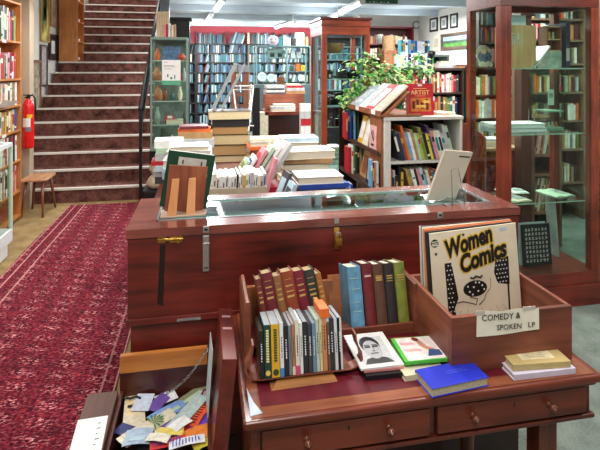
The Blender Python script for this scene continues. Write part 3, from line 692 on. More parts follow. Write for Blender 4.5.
# flat items on the desk --------------------------------------------------------
def quad_place(fl, fr, bl, Z):
    a, b, c = (W(*p, Z=Z) for p in (fl, fr, bl)); w = (b-a).length; ang = atan2(b.y-a.y, b.x-a.x)
    n = Vector((-sin(ang), cos(ang), 0)); d = (c-a).dot(n); return a, w, d, ang
def flatthing(name, label, fl, fr, bl, z0, t, col, pg='#e3d9bf', spine='front', cat='book', group=None):
    a, w, d, ang = quad_place(fl, fr, bl, z0+t)
    o = thing(name, label, cat, (a.x, a.y, z0), (0, 0, ang), group)
    c = min(.002, t*.15); mb = MB().box(0, w, 0, d, 0, c).box(0, w, 0, d, t-c, t)
    x0, x1, y0, y1 = .003, w-.003, .003, d-.003
    if spine == 'left': mb.box(0, c, 0, d, c, t-c); x0 = c
    if spine == 'front': mb.box(0, w, 0, c, c, t-c); y0 = c
    if spine == 'back': mb.box(0, w, d-c, d, c, t-c); y1 = d-c
    mb.build('cover', paint(col, .4, 0, .06, 12) if col.startswith('#') else cmat(col), o, bevel=.0006)
    MB().box(x0, x1, y0, y1, c, t-c).build('page_block', pages_mat(pg), o)
    return o, w, d, t
# black + pink under the portrait booklet
o, w, d, t = flatthing('disc_box', 'black disc box at the bottom under the portrait booklet', (366, 376), (404, 372), (352, 344), DZ+.0006, .014, '#17161a', '#222222', cat='disc box')
o, w, d, t = flatthing('pink_booklet', 'thin salmon pink booklet sandwiched beneath the portrait booklet', (364, 371), (404, 367), (350, 342), DZ+.0152, .006, '#d88a86', '#e8b0a8', cat='booklet')
o, w, d, t = flatthing('portrait_booklet', 'white booklet with a black and white portrait of a man in spectacles', (361, 369), (404, 364), (347, 335), DZ+.0218, .006, '#e5e1dc', cat='booklet')
def ell(cx, cy, rx, ry, n=18, z0=0, z1=.0004, mb=None, M=None):
    (mb or MB()); mb.prismz([(cx+rx*cos(2*pi*k/n), cy+ry*sin(2*pi*k/n)) for k in range(n)], z0, z1, 0, M); return mb
G = lambda v: paint('#%02x%02x%02x' % (v, v, v), .5, 0, .1, 200)
cx, cy = w*.5, d*.5
m_ = MB().box(w*.14, w*.86, d*.08, d*.86, t, t+.0003).build('picture_ground', G(196), o)
m_ = ell(cx-w*.01, cy+d*.13, w*.235, d*.25, z0=t+.0003, z1=t+.0006, mb=MB()).build('portrait_hair', G(38), o)
m_ = MB().prismz([(w*.16, d*.09), (w*.84, d*.09), (w*.74, d*.22), (w*.58, d*.27), (w*.42, d*.27), (w*.24, d*.22)], t+.0003, t+.0006).build('portrait_shoulders', G(60), o)
m_ = ell(cx, cy-.003, w*.205, d*.27, z0=t+.0006, z1=t+.0009, mb=MB()).build('portrait_face', G(176), o)
fx = MB(); fz = (t+.0009, t+.0012)
for sx in (-1, 1):
    fx.box(cx+sx*w*.095-w*.07, cx+sx*w*.095+w*.07, cy+d*.035, cy+d*.085, *fz); fx.box(cx+sx*w*.095-w*.07, cx+sx*w*.095+w*.07, cy+d*.10, cy+d*.12, *fz)
fx.box(cx-w*.03, cx+w*.035, cy-d*.075, cy-d*.055, *fz).box(cx-w*.09, cx+w*.09, cy-d*.145, cy-d*.12, *fz).box(cx+w*.02, cx+w*.03, cy-d*.06, cy+d*.04, *fz)
fx.build('portrait_features', G(46), o)
# cream paperback under the green CD
o, w, d, t = flatthing('cream_paperback', 'cream paperback lying under the green framed disc case', (405, 376), (446, 370), (388, 347), DZ+.0006, .016, '#d9cfae', '#d9cfae')
o, w, d, t = flatthing('tan_disc', 'tan edged card sleeve peeping out behind the green disc case', (400, 352), (436, 350), (388, 338), DZ+.0172, .005, '#c98a5a', cat='sleeve')
z1 = DZ+.0232
o, w, d, t = flatthing('green_disc_case', 'disc case with a bright green border and a reclining woman picture', (405, 362), (448, 358), (387, 339), z1, .010, '#4fb83c', '#3f9a30', cat='disc case')
MB().box(w*.09, w*.98, d*.03, d*.97, t, t+.0005).build('cover_card', paint('#e9dcd6', .35), o)
SK = paint('#c98a70', .5)
fg = MB().prismz([(w*.55, d*.9), (w*.62, d*.92), (w*.72, d*.55), (w*.86, d*.42), (w*.84, d*.32), (w*.66, d*.42), (w*.56, d*.6)], t+.0005, t+.0009)
fg = ell(w*.56, d*.86, w*.06, d*.09, z0=t+.0005, z1=t+.0009, mb=fg); fg.build('picture_figure', SK, o)
ell(w*.53, d*.88, w*.06, d*.08, z0=t+.0009, z1=t+.0012, mb=MB()).build('picture_hair', paint('#8a2a1c', .5), o)
MB().prismz([(w*.6, d*.14), (w*.95, d*.14), (w*.95, d*.36), (w*.72, d*.42)], t+.0005, t+.0010).build('picture_skirt', paint('#2e4a78', .5), o)
def scribble(x0, x1, y, amp, n, r=.0009, z=0):
    pts = []
    for k in range(n*4+1):
        f = k/(n*4); pts.append((x0+(x1-x0)*f, y+amp*sin(k*pi/2)*(1 if k % 3 else .6), z))
    return MB().tube(pts, r, 5)
scribble(w*.14, w*.46, d*.70, d*.09, 5, .0008, t+.001).build('cover_lettering', paint('#d0324a', .4), o)
scribble(w*.14, w*.52, d*.42, d*.08, 6, .0008, t+.001).build('cover_lettering', paint('#d0324a', .4), o)
# blue book
o, w, d, t = flatthing('blue_book', 'bright blue hardback lying at an angle at the desk front edge', (432, 389), (489, 377), (413, 370), DZ+.0006, .024, '#2230b8', '#cfc3a0', spine='back')
mk = MB()
for k, (a, b) in enumerate(((.45, .75), (.42, .78))): mk.box(w*a, w*b, d*(.62-k*.1), d*(.65-k*.1), t, t+.0004)
mk.box(w*.05, w*.95, d*.05, d*.055, t, t+.0003).box(w*.05, w*.95, d*.945, d*.95, t, t+.0003)
mk.build('title_lines', paint('#4a5ad0', .4), o)
# white + cream stack at right
o, w, d, t = flatthing('lilac_white_book', 'wide white book with lilac spine under the cream one', (514, 375), (576, 368), (490, 358), DZ+.0006, .016, '#d6cbdc', '#ece8e6')
o, w, d, t = flatthing('cream_book', 'cream yellow book on top of the lilac white one', (513, 365), (571, 361), (497, 350), DZ+.0172, .017, '#c3ac74', '#d8cdb0')
MB().box(w*.22, w*.8, d*.25, d*.8, t, t+.0005).build('cover_panel', paint('#ddcfa6', .5), o)
mk = MB()
for k in range(3): mk.box(w*.35, w*.66, d*(.62-k*.12), d*(.64-k*.12), t+.0005, t+.0008)
mk.build('cover_lettering', paint('#9a8a68', .5), o)

# ------------------------------------------------------------------ record crate
bx0, bx1, by0, by1, bz0, bz1 = .668, 1.045, 1.265, 1.56, DZ+.0006, .915
cr = thing('record_crate', 'open brown wooden crate of records with a handwritten paper sign', 'crate', (bx0, by0, bz0))
w, d, h = bx1-bx0, by1-by0, bz1-bz0
MB().box(0, w, 0, .014, 0, h).build('front_board', CRT, cr, bevel=.0015)
MB().box(0, w, d-.014, d, 0, h).build('back_board', CRT, cr, bevel=.0015)
MB().box(0, .013, .0145, d-.0145, 0, h).build('side_board', CRTY, cr, bevel=.001); MB().box(w-.013, w, .0145, d-.0145, 0, h).build('side_board', CRTY, cr, bevel=.001)
MB().box(.014, w-.014, .015, d-.015, 0, .008).build('bottom_board', CRT, cr)
def sign_paper():
    n = 12; vs = []; Wd, Hh = .19, .068
    for j in range(n+1):
        x = Wd*j/n; c = .006*max(0, (j-9))/3; dz = -.004*sin(pi*j/n)
        vs += [(x, -c-.001, 0+dz+.010*(j/n)), (x, -.001-c*.5, Hh+.002*sin(j))]
    mb = MB(); fs = [(2*j, 2*j+2, 2*j+3, 2*j+1) for j in range(n)]; mb.add(vs, fs)
    mb.add([(x, y+.0008, z) for x, y, z in vs], [f[::-1] for f in fs]); return mb
a = W(476, 312, Y=by0); sg = sign_paper().build('paper_sign', paint('#f1ecd6', .65, 0, .03), cr, (a.x-bx0, -.0015, a.z-bz0-.068), (0, radians(1.2), 0))
sg['label'] = 'cream handwritten paper sign reading COMEDY & SPOKEN'
text('handwriting', 'COMEDY &', .024, INK, sg, (.073, -.0035, .051), (pi/2, radians(0), 0), ext=.0003, sx=.98)
text('handwriting', 'SPOKEN', .021, INK, sg, (.098, -.0045, .022), (pi/2, 0, 0), ext=.0003)
text('handwriting', 'LP', .021, INK, sg, (.165, -.0075, .024), (pi/2, 0, radians(-10)), ext=.0003)
MB().box(-.006, .024, -.0022, -.001, .06, .072).build('tape', paint('#cdc2b4', .3), sg); MB().box(.14, .18, -.0035, -.002, .064, .074).build('tape', paint('#cfc4b8', .3), sg)
# records
def sleeve(name, label, col, x, y, rz, lean, roll, edge=None, size=.31):
    o = thing(name, label, 'record', (x, y, DZ+.010), (lean, roll, rz), 'records in the crate')
    MB().box(0, size, 0, .0035, 0, size).build('sleeve', paint(col, .5, 0, .05, 8), o, bevel=.0005)
    return o
Yl = 1.455
cover = sleeve('record_sleeve', 'record sleeve titled Women Comics facing out at the front of the crate', '#e6d8bd', .722, 1.468, 0, radians(-2), radians(-3.2), size=.305)
back = [('black edged record sleeve directly behind the front one', '#2a2a2c', .706, 1.476, -3.0, .308), ('bright orange record sleeve', '#dd7440', .694, 1.485, -2.2, .311), ('second paler orange record sleeve', '#d99a70', .692, 1.493, -2.4, .313),
        ('cream record sleeve behind the orange ones', '#e2dac6', .688, 1.504, -1.2, .314), ('dark rimmed record sleeve near the back of the crate', '#3c3a3a', .690, 1.513, -1.2, .315), ('white record sleeve rearmost in the crate', '#d9d6ce', .686, 1.522, -1.0, .312)]
back = [(l, c, (x if x > .7 else x+.012), y, r, s_) for l, c, x, y, r, s_ in back]
for lab, c, x, y, r, s_ in back: sleeve('record_sleeve', lab, c, x+.004, y, 0, radians(-2), radians(r), size=s_)
e = -.0006
def on(x, z): return (x, e, z)
S = .305
YEL = paint('#e3b62c', .5); INKM = paint('#141210', .5)
TT = (('Women', .130, .262, .076, .168), ('Comics', .176, .209, .076, .174))
for s_, x, z, sz, fw_ in TT: text('title_lettering', s_, sz, YEL, cover, (x, -.0004, z), (pi/2, radians(-13), 0), shear=.3, off=.0075, ext=.0002, fit=fw_+.006)
for s_, x, z, sz, fw_ in TT: text('title_lettering', s_, sz, INKM, cover, (x, -.0014, z), (pi/2, radians(-13), 0), shear=.3, off=.0034, ext=.0002, fit=fw_-.002)
# curtains with dots
lc = MB().prism([(.048, .0), (.078, .0), (.07, .06), (.085, .09), (.078, .14), (.072, .18), (.068, .205), (.045, .205)], -.0006, 0).build('printed_curtain', INKM, cover); lc = MB().prism([(.245, .115), (.225, .12), (.215, .155), (.222, .19), (.21, .215), (.27, .2), (.268, .11)], -.0006, 0)
lc.build('printed_curtain', INKM, cover)
MB().prism([(.258, 0), (.264, 0), (.266, .12), (.26, .12)], -.0006, 0).box(.068, .07, -.0006, 0, 0, .03).build('printed_border', INKM, cover)
dots = MB()
def dot(x, z, r, mb, y=-.0012): mb.lathe([(r, 0), (r, .0005)], 8, 0, Matrix.Translation((x, y+.0005, z)) @ Matrix.Rotation(pi/2, 4, 'X'), False)
for j in range(14):
    for i in range(3):
        x, z = .052+i*.011+(j % 2)*.005, .008+j*.0145
        if x < .074: dot(x, z, .0022, dots)
for j in range(7):
    for i in range(5):
        x, z = .224+i*.0105+(j % 2)*.005, .122+j*.0135
        if x < .266 and z < .205 and (z < .18 or x > .226): dot(x, z, .0022, dots)
dots.build('printed_dots', WHITE, cover)
fgr = MB().prism([(.115+.042*cos(q*pi/8)+.03, .113+.026*sin(q*pi/8)) for q in range(16)][::-1], -.0006, 0); fgr.build('printed_dress', INKM, cover)
fd = MB()
for (x, z) in ((.125, .105), (.14, .118), (.155, .104), (.17, .12), (.135, .095), (.16, .13), (.12, .122), (.176, .107), (.148, .132)): dot(x, z, .003, fd)
fd.build('printed_dots', WHITE, cover)
MB().tube([(.07, -.001, .075), (.10, -.001, .078), (.125, -.001, .07), (.145, -.001, .062), (.15, -.001, .08), (.125, -.001, .088)], .0012, 5).tube([(.155, -.001, .06), (.175, -.001, .075), (.18, -.001, .09)], .001, 5).tube([(.18, -.001, .09), (.2, -.001, .11), (.2, -.001, .14)], .0006, 4).build('printed_outline', INKM, cover)
MB().tube([(.13, -.001, .15), (.14, -.001, .146), (.15, -.001, .152), (.165, -.001, .146), (.172, -.001, .152)], .003, 6).build('printed_ruffle', INKM, cover)
fl = MB()
for k in range(7): fl.tube([(.09+k*.025, -.0008, .05), (.07+k*.034, -.0008, .0)], .0005, 4)
fl.build('printed_floorboards', paint('#8a8070', .5), cover)
stx = MB()
for (x, z) in ((.018, .238), (.116, .288), (.213, .278), (.262, .235)):
    pts = [(x+(.007 if q % 2 == 0 else .003)*sin(q*pi/5), z+(.007 if q % 2 == 0 else .003)*cos(q*pi/5)) for q in range(10)]
    stx.prism(pts, -.0006, 0)
stx.build('printed_stars', INKM, cover)
bd = MB(); dot(.016, .272, .0135, bd, -.0006); bd.build('printed_badge', INKM, cover)
MB().box(.006, .026, -.0014, -.0006, .27, .272).box(.006, .026, -.0014, -.0006, .276, .278).box(.007, .025, -.0014, -.0006, .264, .268).build('printed_badge_text', CREAM, cover)
MB().box(.245, .27, -.0008, 0, .285, .296).build('price_sticker', paint('#c9d0e0', .5), cover)
# ------------------------------------------------------------------ RIGHT MAHOGANY CABINET
KX0, KX1, KY0, KY1, KZ = 1.905, 2.645, 2.95, 3.38, 2.2
kb = thing('display_cabinet', 'tall mahogany glazed display cabinet standing at the right of the shop', 'cabinet', (KX0, KY0, 0))
w, d = KX1-KX0, KY1-KY0; ps, pr, pb = .085, .06, .055
MB().box(-.01, w+.01, -.012, d, 0, .14).build('plinth', MAHX, kb, bevel=.004)
MB().box(0, w, 0, d, .1405, .225).build('base_board', MAHX, kb, bevel=.003)
for (x0, x1, y0, y1) in ((0, ps*.95, 0, .055), (w-pr, w, 0, .055), (0, .05, d-.05, d), (w-.05, w, d-.05, d)):
    MB().box(x0, x1, y0, y1, .2255, KZ-.19).build('post', MAHZ, kb, bevel=.003)
MB().box(0, w, 0, .055, KZ-.189, KZ-.05).box(0, .05, .0555, d, KZ-.189, KZ-.05).box(w-.05, w, .0555, d, KZ-.189, KZ-.05).box(.0505, w-.0505, d-.05, d, KZ-.189, KZ-.05).build('top_rail', MAHX, kb)
MB().box(-.03, w+.03, -.03, d, KZ-.0495, KZ).build('cornice', MAHX, kb, bevel=.01)
MB().box(ps*.95, w-pr, .008, .012, .226, KZ-.19).build('front_glass', GLASS, kb)
MB().box(.008, .012, .056, d-.051, .226, KZ-.19).build('side_glass', GLASS, kb); MB().box(w-.012, w-.008, .056, d-.051, .226, KZ-.19).build('side_glass', GLASS, kb)
for k, z in enumerate((.69, 1.155, 1.60)):
    MB().box(.052 if k != 1 else .052, w-.052, .058, d-.055, z-.008, z).build('glass_shelf', GREENGL, kb)
    MB().box(.052, w-.052, .056, .0575, z-.008, z).build('shelf_edge', paint('#9fb7a8', .3), kb)
MB().box(ps*.9, ps*.9+.006, -.006, .0, .3, .34).build('hinge', BRASS, kb)
def kp(u, v, y): return W(u, v, Y=y)
# contents, shelf by shelf
def loose(name, mb, mats, label, cat, loc, rot=(0, 0, 0), group=None, **k):
    return tag(mb.build(name, mats, None, loc, rot, **k), label, cat, group)
# top shelf: big pine box, leaning magazine, small wooden cabinet
pb_ = thing('pine_box', 'large pale pine box with a paper picture inside the mahogany cabinet', 'box', (2.06, 3.10, 1.6005))
MB().box(0, .215, 0, .16, 0, .295).build('box_body', wood('pine_panel', '#b07a48', '#dcae7c', 'Z', .55, coat=0), pb_)
MB().box(.0, .10, -.002, 0, .16, .24).build('picture_sheet', paint('#c9b496', .6, 0, .3, 60), pb_)
MB().box(.0, .02, -.003, 0, .02, .10).build('white_tag', WHITE, pb_)
o = loose('pale_box', MB().box(0, .14, 0, .12, 0, .07), WHITE, 'white carton with blue band on top of the pine box', 'box', (2.07, 3.12, 1.8965)); MB().box(.0, .14, -.001, 0, .02, .045).build('band', cmat('pale blue'), o)
mz = thing('leaning_magazine', 'magazine leaning open at a slant on the upper glass shelf', 'magazine', (2.235, 3.07, 1.602), (0, radians(40), 0))
MB().box(0, .006, 0, .14, 0, .20).build('cover', paint('#a9b0a6', .3, 0, .35, 40), mz); MB().box(.006, .010, .002, .138, .002, .2).build('page_block', PAPER, mz)
prp = loose('wooden_prop', MB().add([(0, 0, 0), (.09, 0, 0), (.07, 0, .10), (0, .05, 0), (.09, .05, 0), (.07, .05, .10)], [(0, 1, 2), (3, 5, 4), (0, 3, 4, 1), (1, 4, 5, 2), (2, 5, 3, 0)]), wood('prop_wood', '#54352a', '#84604a', 'Z'), 'brown wooden wedge behind the slanting magazine', 'wedge', (2.262, 3.24, 1.6005))
sc_ = thing('small_shelf_cabinet', 'little open wooden cabinet with two shelves at the top right', 'cabinet', (2.405, 3.16, 1.6005))
MB().box(0, .01, 0, .1, .12, .30).box(.11, .12, 0, .1, .12, .30).box(0, .12, .09, .1, .12, .30).build('side', BRNZ, sc_)
for z in (.12, .2, .29): MB().box(.0105, .1095, 0, .0895, z, z+.008).build('shelf', OAK, sc_)
MB().box(0, .12, 0, .1, 0, .119).build('lower_box', paint('#a7b6a6', .35, 0, .2, 20), sc_)
for k, (xx, c) in enumerate(((.02, 'cream'), (.05, 'mustard yellow'), (.08, 'pale green'))):
    loose('figurine', MB().lathe([(.008, 0), (.009, .02), (.005, .03), (.008, .04), (.004, .052)], 10), cmat(c), '%s figurine on the little cabinet, %s from the left' % (c, ORD[k]), 'figurine', (2.405+xx, 3.2, 1.6005+.2085), group='figurines in the little cabinet')
dkf = loose('dark_folder', MB().box(0, .035, 0, .18, 0, .32), cmat('navy blue'), 'dark blue upright box file at the right edge of the upper shelf', 'box file', (2.535, 3.13, 1.6005)); MB().box(.004, .03, -.001, 0, .05, .14).build('label', CREAM, dkf)
# decorated plate in the left bay
pt = thing('painted_plate', 'scalloped plaque painted blue and cream behind the cabinet side glass', 'plaque', (1.975, 3.24, 1.602), (radians(-12), 0, 0))
pts = [((.062+.004*cos(q*2.6))*cos(2*pi*q/24), .085+(.082+.004*cos(q*2.6))*sin(2*pi*q/24)) for q in range(24)]
MB().prism(pts, -.004, .004).build('plaque', paint('#b9ad9a', .35), pt)
MB().prism([(x*.85, .075+(z-.075)*.55) for x, z in pts], -.006, -.004).build('painted_water', paint('#46607c', .4, 0, .4, 60), pt)
m2 = MB(); ell(0, 0, .02, .017, mb=m2, z0=0, z1=.003, M=Matrix.Translation((-.005, -.006, .115)) @ Matrix.Rotation(pi/2, 4, 'X')); m2.build('painted_figure', paint('#dcc39a', .4), pt)
for q in range(5): MB().lathe([(.016, 0), (.016, .004)], 12, 0, Matrix.Translation((-.04+q*.02, -.004, .022+.008*(q % 2))) @ Matrix.Rotation(pi/2, 4, 'X'), False).build('scallop', CREAM, pt)
# shelf at 1.155
z = 1.1555
for k, (x, y, ww, dd, t, c, lab) in enumerate(((2.16, 3.19, .40, .20, .03, 'pale grey', 'large pale grey art book lying on the middle glass shelf'), (2.15, 3.185, .39, .19, .028, 'white', 'large white art book on top of the pale grey one'))):
    o = flat_mb(ww, dd, t, 'left').build('art_book', [cmat(c), pages_mat('#dfe3e0')], None, (x, y, z), (0, 0, .02-.05*k)); tag(o, lab, 'book', 'large art books in the mahogany cabinet'); z += t+.001
wz = thing('wire_plate_stand', 'small silver wire stand on the two large art books', 'stand', (2.275, 3.15, z))
MB().tube([(-.03, .03, 0), (-.022, 0, .0), (-.022, 0, .095), (.022, 0, .095), (.022, 0, 0), (.03, .03, 0)], .002, 6).build('wire', WIRE, wz)
gc = thing('glass_box', 'pale green glass box with a white card and red flower on the middle shelf', 'glass box', (2.375, 3.12, 1.1565))
MB().box(0, .17, 0, .003, 0, .42).box(0, .003, .003, .2, 0, .42).box(.167, .17, .003, .2, 0, .42).box(0, .17, .197, .2, 0, .42).build('panes', glassm('sea_glass', '#eef7f1', 1.3), gc)
MB().box(.035, .08, .03, .036, .18, .29).build('white_card', WHITE, gc); MB().box(.043, .07, .028, .03, .245, .25).box(.043, .07, .028, .03, .235, .24).box(.043, .07, .028, .03, .255, .262).build('card_text', INK, gc)
MB().box(.02, .15, .02, .18, .0, .02).box(.02, .15, .02, .18, .13, .14).build('inner_shelf', paint('#9db3a6', .4), gc)
fl_ = MB()
for q in range(5): fl_.lathe([(.005, 0), (.009, .004), (.004, .008)], 8, 0, Matrix.Translation((.13+.008*cos(q*1.26), .03, .30+.008*sin(q*1.26))) @ Matrix.Rotation(pi/2, 4, 'X'))
fl_.build('flower', paint('#c8403a', .5), gc)
for k, (x, c) in enumerate(((.03, 'crimson'), (.06, 'cream'), (.09, 'pale grey'), (.12, 'orange'))):
    loose('trinket', MB().lathe([(.008, 0), (.012, .01), (.006, .022), (.009, .03), (.003, .036)], 10), cmat(c), '%s trinket inside the green glass box, %s from the left' % (c, ORD[k]), 'ornament', (2.375+x, 3.18, 1.1565+.0205), group='trinkets in the glass box')
# shelf at .69
z = .6905
for k, (x, y, ww, dd, rz, c) in enumerate(((2.09, 3.12, .22, .16, .1, 'cream'), (2.20, 3.27, .2, .13, -.15, 'white'), (2.50, 3.2, .17, .2, .1, 'pale green'))):
    o = thing('open_magazine', ['cream open magazine on the lower glass shelf at the left', 'white open magazine behind the cream one on the lower shelf', 'pale green open magazine at the right of the lower shelf'][k], 'magazine', (x, y, z+(.012 if k == 1 else 0)), (0, 0, rz), 'magazines on the lower glass shelf')
    n = 8
    vs = []; fs = []
    for j in range(n+1):
        xx = -ww/2+ww*j/n; zz = .006+.006*abs(sin(pi*j/n*2))
        vs += [(xx, -dd/2, zz), (xx, dd/2, zz), (xx, -dd/2, 0), (xx, dd/2, 0)]
    for j in range(n):
        a = 4*j; fs += [(a, a+4, a+5, a+1), (a+2, a+3, a+7, a+6), (a, a+2, a+6, a+4), (a+1, a+5, a+7, a+3)]
    fs += [(0, 1, 3, 2), (4*n, 4*n+2, 4*n+3, 4*n+1)]
    MB().add(vs, fs).build('pages', paint(PAL[c], .5, 0, .1, 40), o)
    MB().box(ww*.08, ww*.4, -dd*.3, dd*.3, .0125, .0132).build('picture', paint('#8a9a92', .5, 0, .4, 50), o)
# cabinet floor: patterned album and boards
z = .226
al = thing('patterned_album', 'black album covered with rows of pale glyphs at the cabinet bottom', 'album', (W(524, 278, Y=3.1).x, 3.10, z), (radians(-6), 0, 0))
MB().box(0, .22, 0, .012, 0, .28).build('cover', BLK, al, bevel=.001)
gl = MB(); RR = random.Random(3)
for j in range(8):
    for i in range(7):
        x, zz = .022+i*.026, .025+j*.030
        for q in range(3): gl.box(x+RR.uniform(0, .006), x+RR.uniform(.012, .02), -.001, 0, zz+q*.0065, zz+q*.0065+.0042)
gl.build('glyph_print', paint('#d2bcba', .5), al)
for k, (c, x) in enumerate((('pale grey', W(524, 278, Y=3.1).x-.014), ('teal', W(524, 278, Y=3.1).x-.026))):
    o = MB().box(0, .22, 0, .008, 0, .285-.01*k).build('album', cmat(c), None, (x, 3.125+k*.014, z), (radians(-6), 0, 0)); tag(o, '%s album behind the black patterned one' % c, 'album', 'albums at the cabinet bottom')
lb = loose('thin_board', MB().box(0, .012, 0, .1, 0, .43), cmat('pale grey'), 'thin grey board leaning upright at the right inside the cabinet', 'board', (2.53, 3.2, z), (0, radians(-5), 0))

# ------------------------------------------------------------------ CENTRAL TALL CABINET
MX0, MX1, MY0, MY1, MZ = 1.082, 1.545, 4.5, 5.0, 2.06
mc = thing('display_cabinet', 'narrow tall mahogany glass cabinet in the middle behind the book piles', 'cabinet', (MX0, MY0, 0))
w, d = MX1-MX0, MY1-MY0; RW = wood('red_mahogany', '#5c1f12', '#a34a2c', 'Z', .3); RWX = wood('red_mahogany_x', '#5c1f12', '#a34a2c', 'X', .3)
MB().box(0, w, 0, d, 0, .35).build('base', RWX, mc)
for (x0, x1, y0, y1) in ((0, .05, 0, .04), (w-.045, w, 0, .04), (0, .04, d-.04, d), (w-.04, w, d-.04, d)): MB().box(x0, x1, y0, y1, .3505, MZ-.15).build('post', RW, mc, bevel=.002)
MB().box(0, w, 0, d, MZ-.1495, MZ-.07).build('top_rail', RWX, mc)
MB().box(-.006, w+.006, -.008, d, MZ-.0695, MZ-.012).build('frieze', RWX, mc, bevel=.003); MB().box(-.02, w+.02, -.02, d+.01, MZ-.0115, MZ+.012).build('cornice', MAHX, mc, bevel=.003)
MB().box(.05, w-.045, .008, .012, .351, MZ-.15).build('front_glass', GLASS, mc); MB().box(.008, .012, .041, d-.041, .351, MZ-.15).build('side_glass', GLASS, mc)
for z in (.7, 1.05, 1.25, 1.5, 1.74): MB().box(.045, w-.045, .045, d-.045, z-.008, z).build('glass_shelf', GREENGL, mc); MB().box(.045, w-.045, .043, .0445, z-.008, z).build('shelf_edge', paint('#a9c0b6', .3), mc)
bw = MB().lathe([(.025, .0), (.05, .004), (.085, .03), (.098, .06), (.104, .095), (.098, .098), (.09, .065), (.07, .035), (.0, .02)], 24)
loose('wooden_bowl', bw, wood('bowl_wood', '#6a3c20', '#b5834e', 'X', .35), 'turned brown wooden bowl on the top shelf of the middle cabinet', 'bowl', (1.24, 4.68, 1.7405))
gv = MB().lathe([(.03, 0), (.05, .02), (.058, .09), (.05, .092), (.045, .03), (.0, .01)], 18)
loose('glass_bowl', gv, GREENGL, 'pale green glass bowl below the wooden bowl', 'bowl', (1.26, 4.7, 1.5005))
R2 = random.Random(11)
for k, (x, y, s, z, nm, lab) in enumerate(((1.18, 4.63, .045, 1.5005, 'camera_lens', 'short black lens on the shelf under the wooden bowl'), (1.33, 4.66, .06, 1.5005, 'camera', 'black camera lying beside the glass bowl'), (1.42, 4.64, .055, 1.5005, 'camera', 'small black camera at the right of the shelf'),
     (1.16, 4.62, .05, 1.2505, 'camera', 'black camera on the second shelf at the left'), (1.27, 4.64, .075, 1.2505, 'typewriter', 'black typewriter shaped machine in the middle of the second shelf'), (1.41, 4.66, .06, 1.2505, 'camera', 'black camera on the second shelf at the right'),
     (1.18, 4.64, .05, 1.0505, 'binoculars', 'black binoculars low in the middle cabinet'), (1.3, 4.64, .06, 1.0505, 'camera', 'dark folding camera low in the middle cabinet'))):
    mb = MB().box(-s, s, -.03, .03, 0, s*1.1).box(-s*.4, s*.4, -.025, .025, s*1.1, s*1.5).lathe([(s*.42, 0), (s*.42, .03), (s*.34, .035), (s*.3, .02)], 14, 0, Matrix.Translation((0, -.03, s*.55)) @ Matrix.Rotation(pi/2, 4, 'X'))
    if nm == 'camera_lens': mb = MB().lathe([(s*.8, 0), (s*.8, .04), (s*.95, .05), (s*.95, .08), (s*.7, .082)], 16)
    if nm == 'binoculars':
        mb = MB()
        for sx in (-.5, .5): mb.lathe([(s*.45, 0), (s*.4, .03), (s*.28, .05), (s*.25, .08)], 12, 0, Matrix.Translation((sx*s, 0, 0)))
        mb.box(-s*.5, s*.5, -.01, .01, .03, .04)
    o = loose(nm, mb, BLK, lab, nm.replace('_', ' '), (x, y, z), (0, 0, R2.uniform(-.2, .2)), 'black cameras in the middle cabinet')
    if k in (0, 4): MB().box(-.01, .01, -.045 if nm != 'camera_lens' else -.046, -.044, .01, .04).build('price_tag', WHITE, o)
for k in range(7):
    o = flat_mb(.17, .2, .02, 'front').build('journal', [cmat(['white', 'pale grey', 'white', 'pale green', 'white', 'cream', 'white'][k]), PAGES], None, (1.22+.005*(k % 2), 4.72, .7005+k*.0206))
    tag(o, 'pale journal %s in the pile on the lowest cabinet shelf' % ('topmost' if k == 6 else 'lowest' if k == 0 else ORD[6-k]+' from the top'), 'journal', 'journals in the middle cabinet')
rb = loose('red_spined_book', MB().box(0, .055, 0, .15, 0, .16), cmat('crimson'), 'red and white book standing left of the middle cabinet', 'book', (W(305, 100, Y=5.2).x-.02, 5.2, 1.13)) if False else None

# ------------------------------------------------------------------ WHITE BOOKCASE with ARTIST book
BX0, BX1, BY0, BY1 = 1.319, 1.94, 3.5, 3.78
wb = thing('white_bookcase', 'low white two shelf bookcase full of leaning paperbacks behind the chest', 'bookcase', (BX0, BY0, 0))
w, d = BX1-BX0, BY1-BY0; WP = paint('#cdc8c0', .5, 0, .04)
MB().box(0, .045, 0, d, 0, 1.21).build('side_panel', WP, wb, bevel=.001); MB().box(w-.02, w, 0, d, 0, 1.21).build('side_panel', WP, wb, bevel=.001)
MB().box(-.005, w+.005, -.008, d, 1.2105, 1.235).build('top_board', WP, wb, bevel=.002)
for z in (.08, .34, .60, .905): MB().box(.0455, w-.0205, .01, d-.012, z-.02, z).build('shelf', WP, wb)
MB().box(.0455, w-.0205, d-.011, d, .06, 1.21).build('back_panel', paint('#2a2523', .8), wb)
a_ = radians(-15)
shelfrow(BX0+.048, BY0+.03, .9055, w-.075, 0, 'the upper shelf of the white bookcase', 'paperbacks in the white bookcase, upper shelf', MIX, hr=(.20, .275), wr=(.016, .026), dr=(.15, .19), clear=.30, leans=[(.03, .93, a_)],
         cols=['white', 'black', 'navy blue', 'rust brown', 'orange', 'sky blue', 'white', 'tan', 'pale green', 'lime green', 'olive green', 'black', 'bright yellow', 'purple', 'pink', 'cream', 'white', 'pale grey', 'pale grey', 'pale green', 'white', 'cream', 'dark green'])
shelfrow(BX0+.048, BY0+.03, .6005, w-.075, 0, 'the lower shelf of the white bookcase', 'paperbacks in the white bookcase, lower shelf', MIX, hr=(.18, .26), wr=(.016, .026), dr=(.15, .19), clear=.28, leans=[(.22, .95, a_)],
         cols=['purple', 'orange', 'pale grey', 'black', 'black', 'mustard yellow', 'tan', 'olive green', 'white', 'black', 'pink', 'pale blue', 'sky blue', 'cream', 'rust brown', 'teal', 'crimson', 'white', 'sky blue', 'cream', 'tan'])
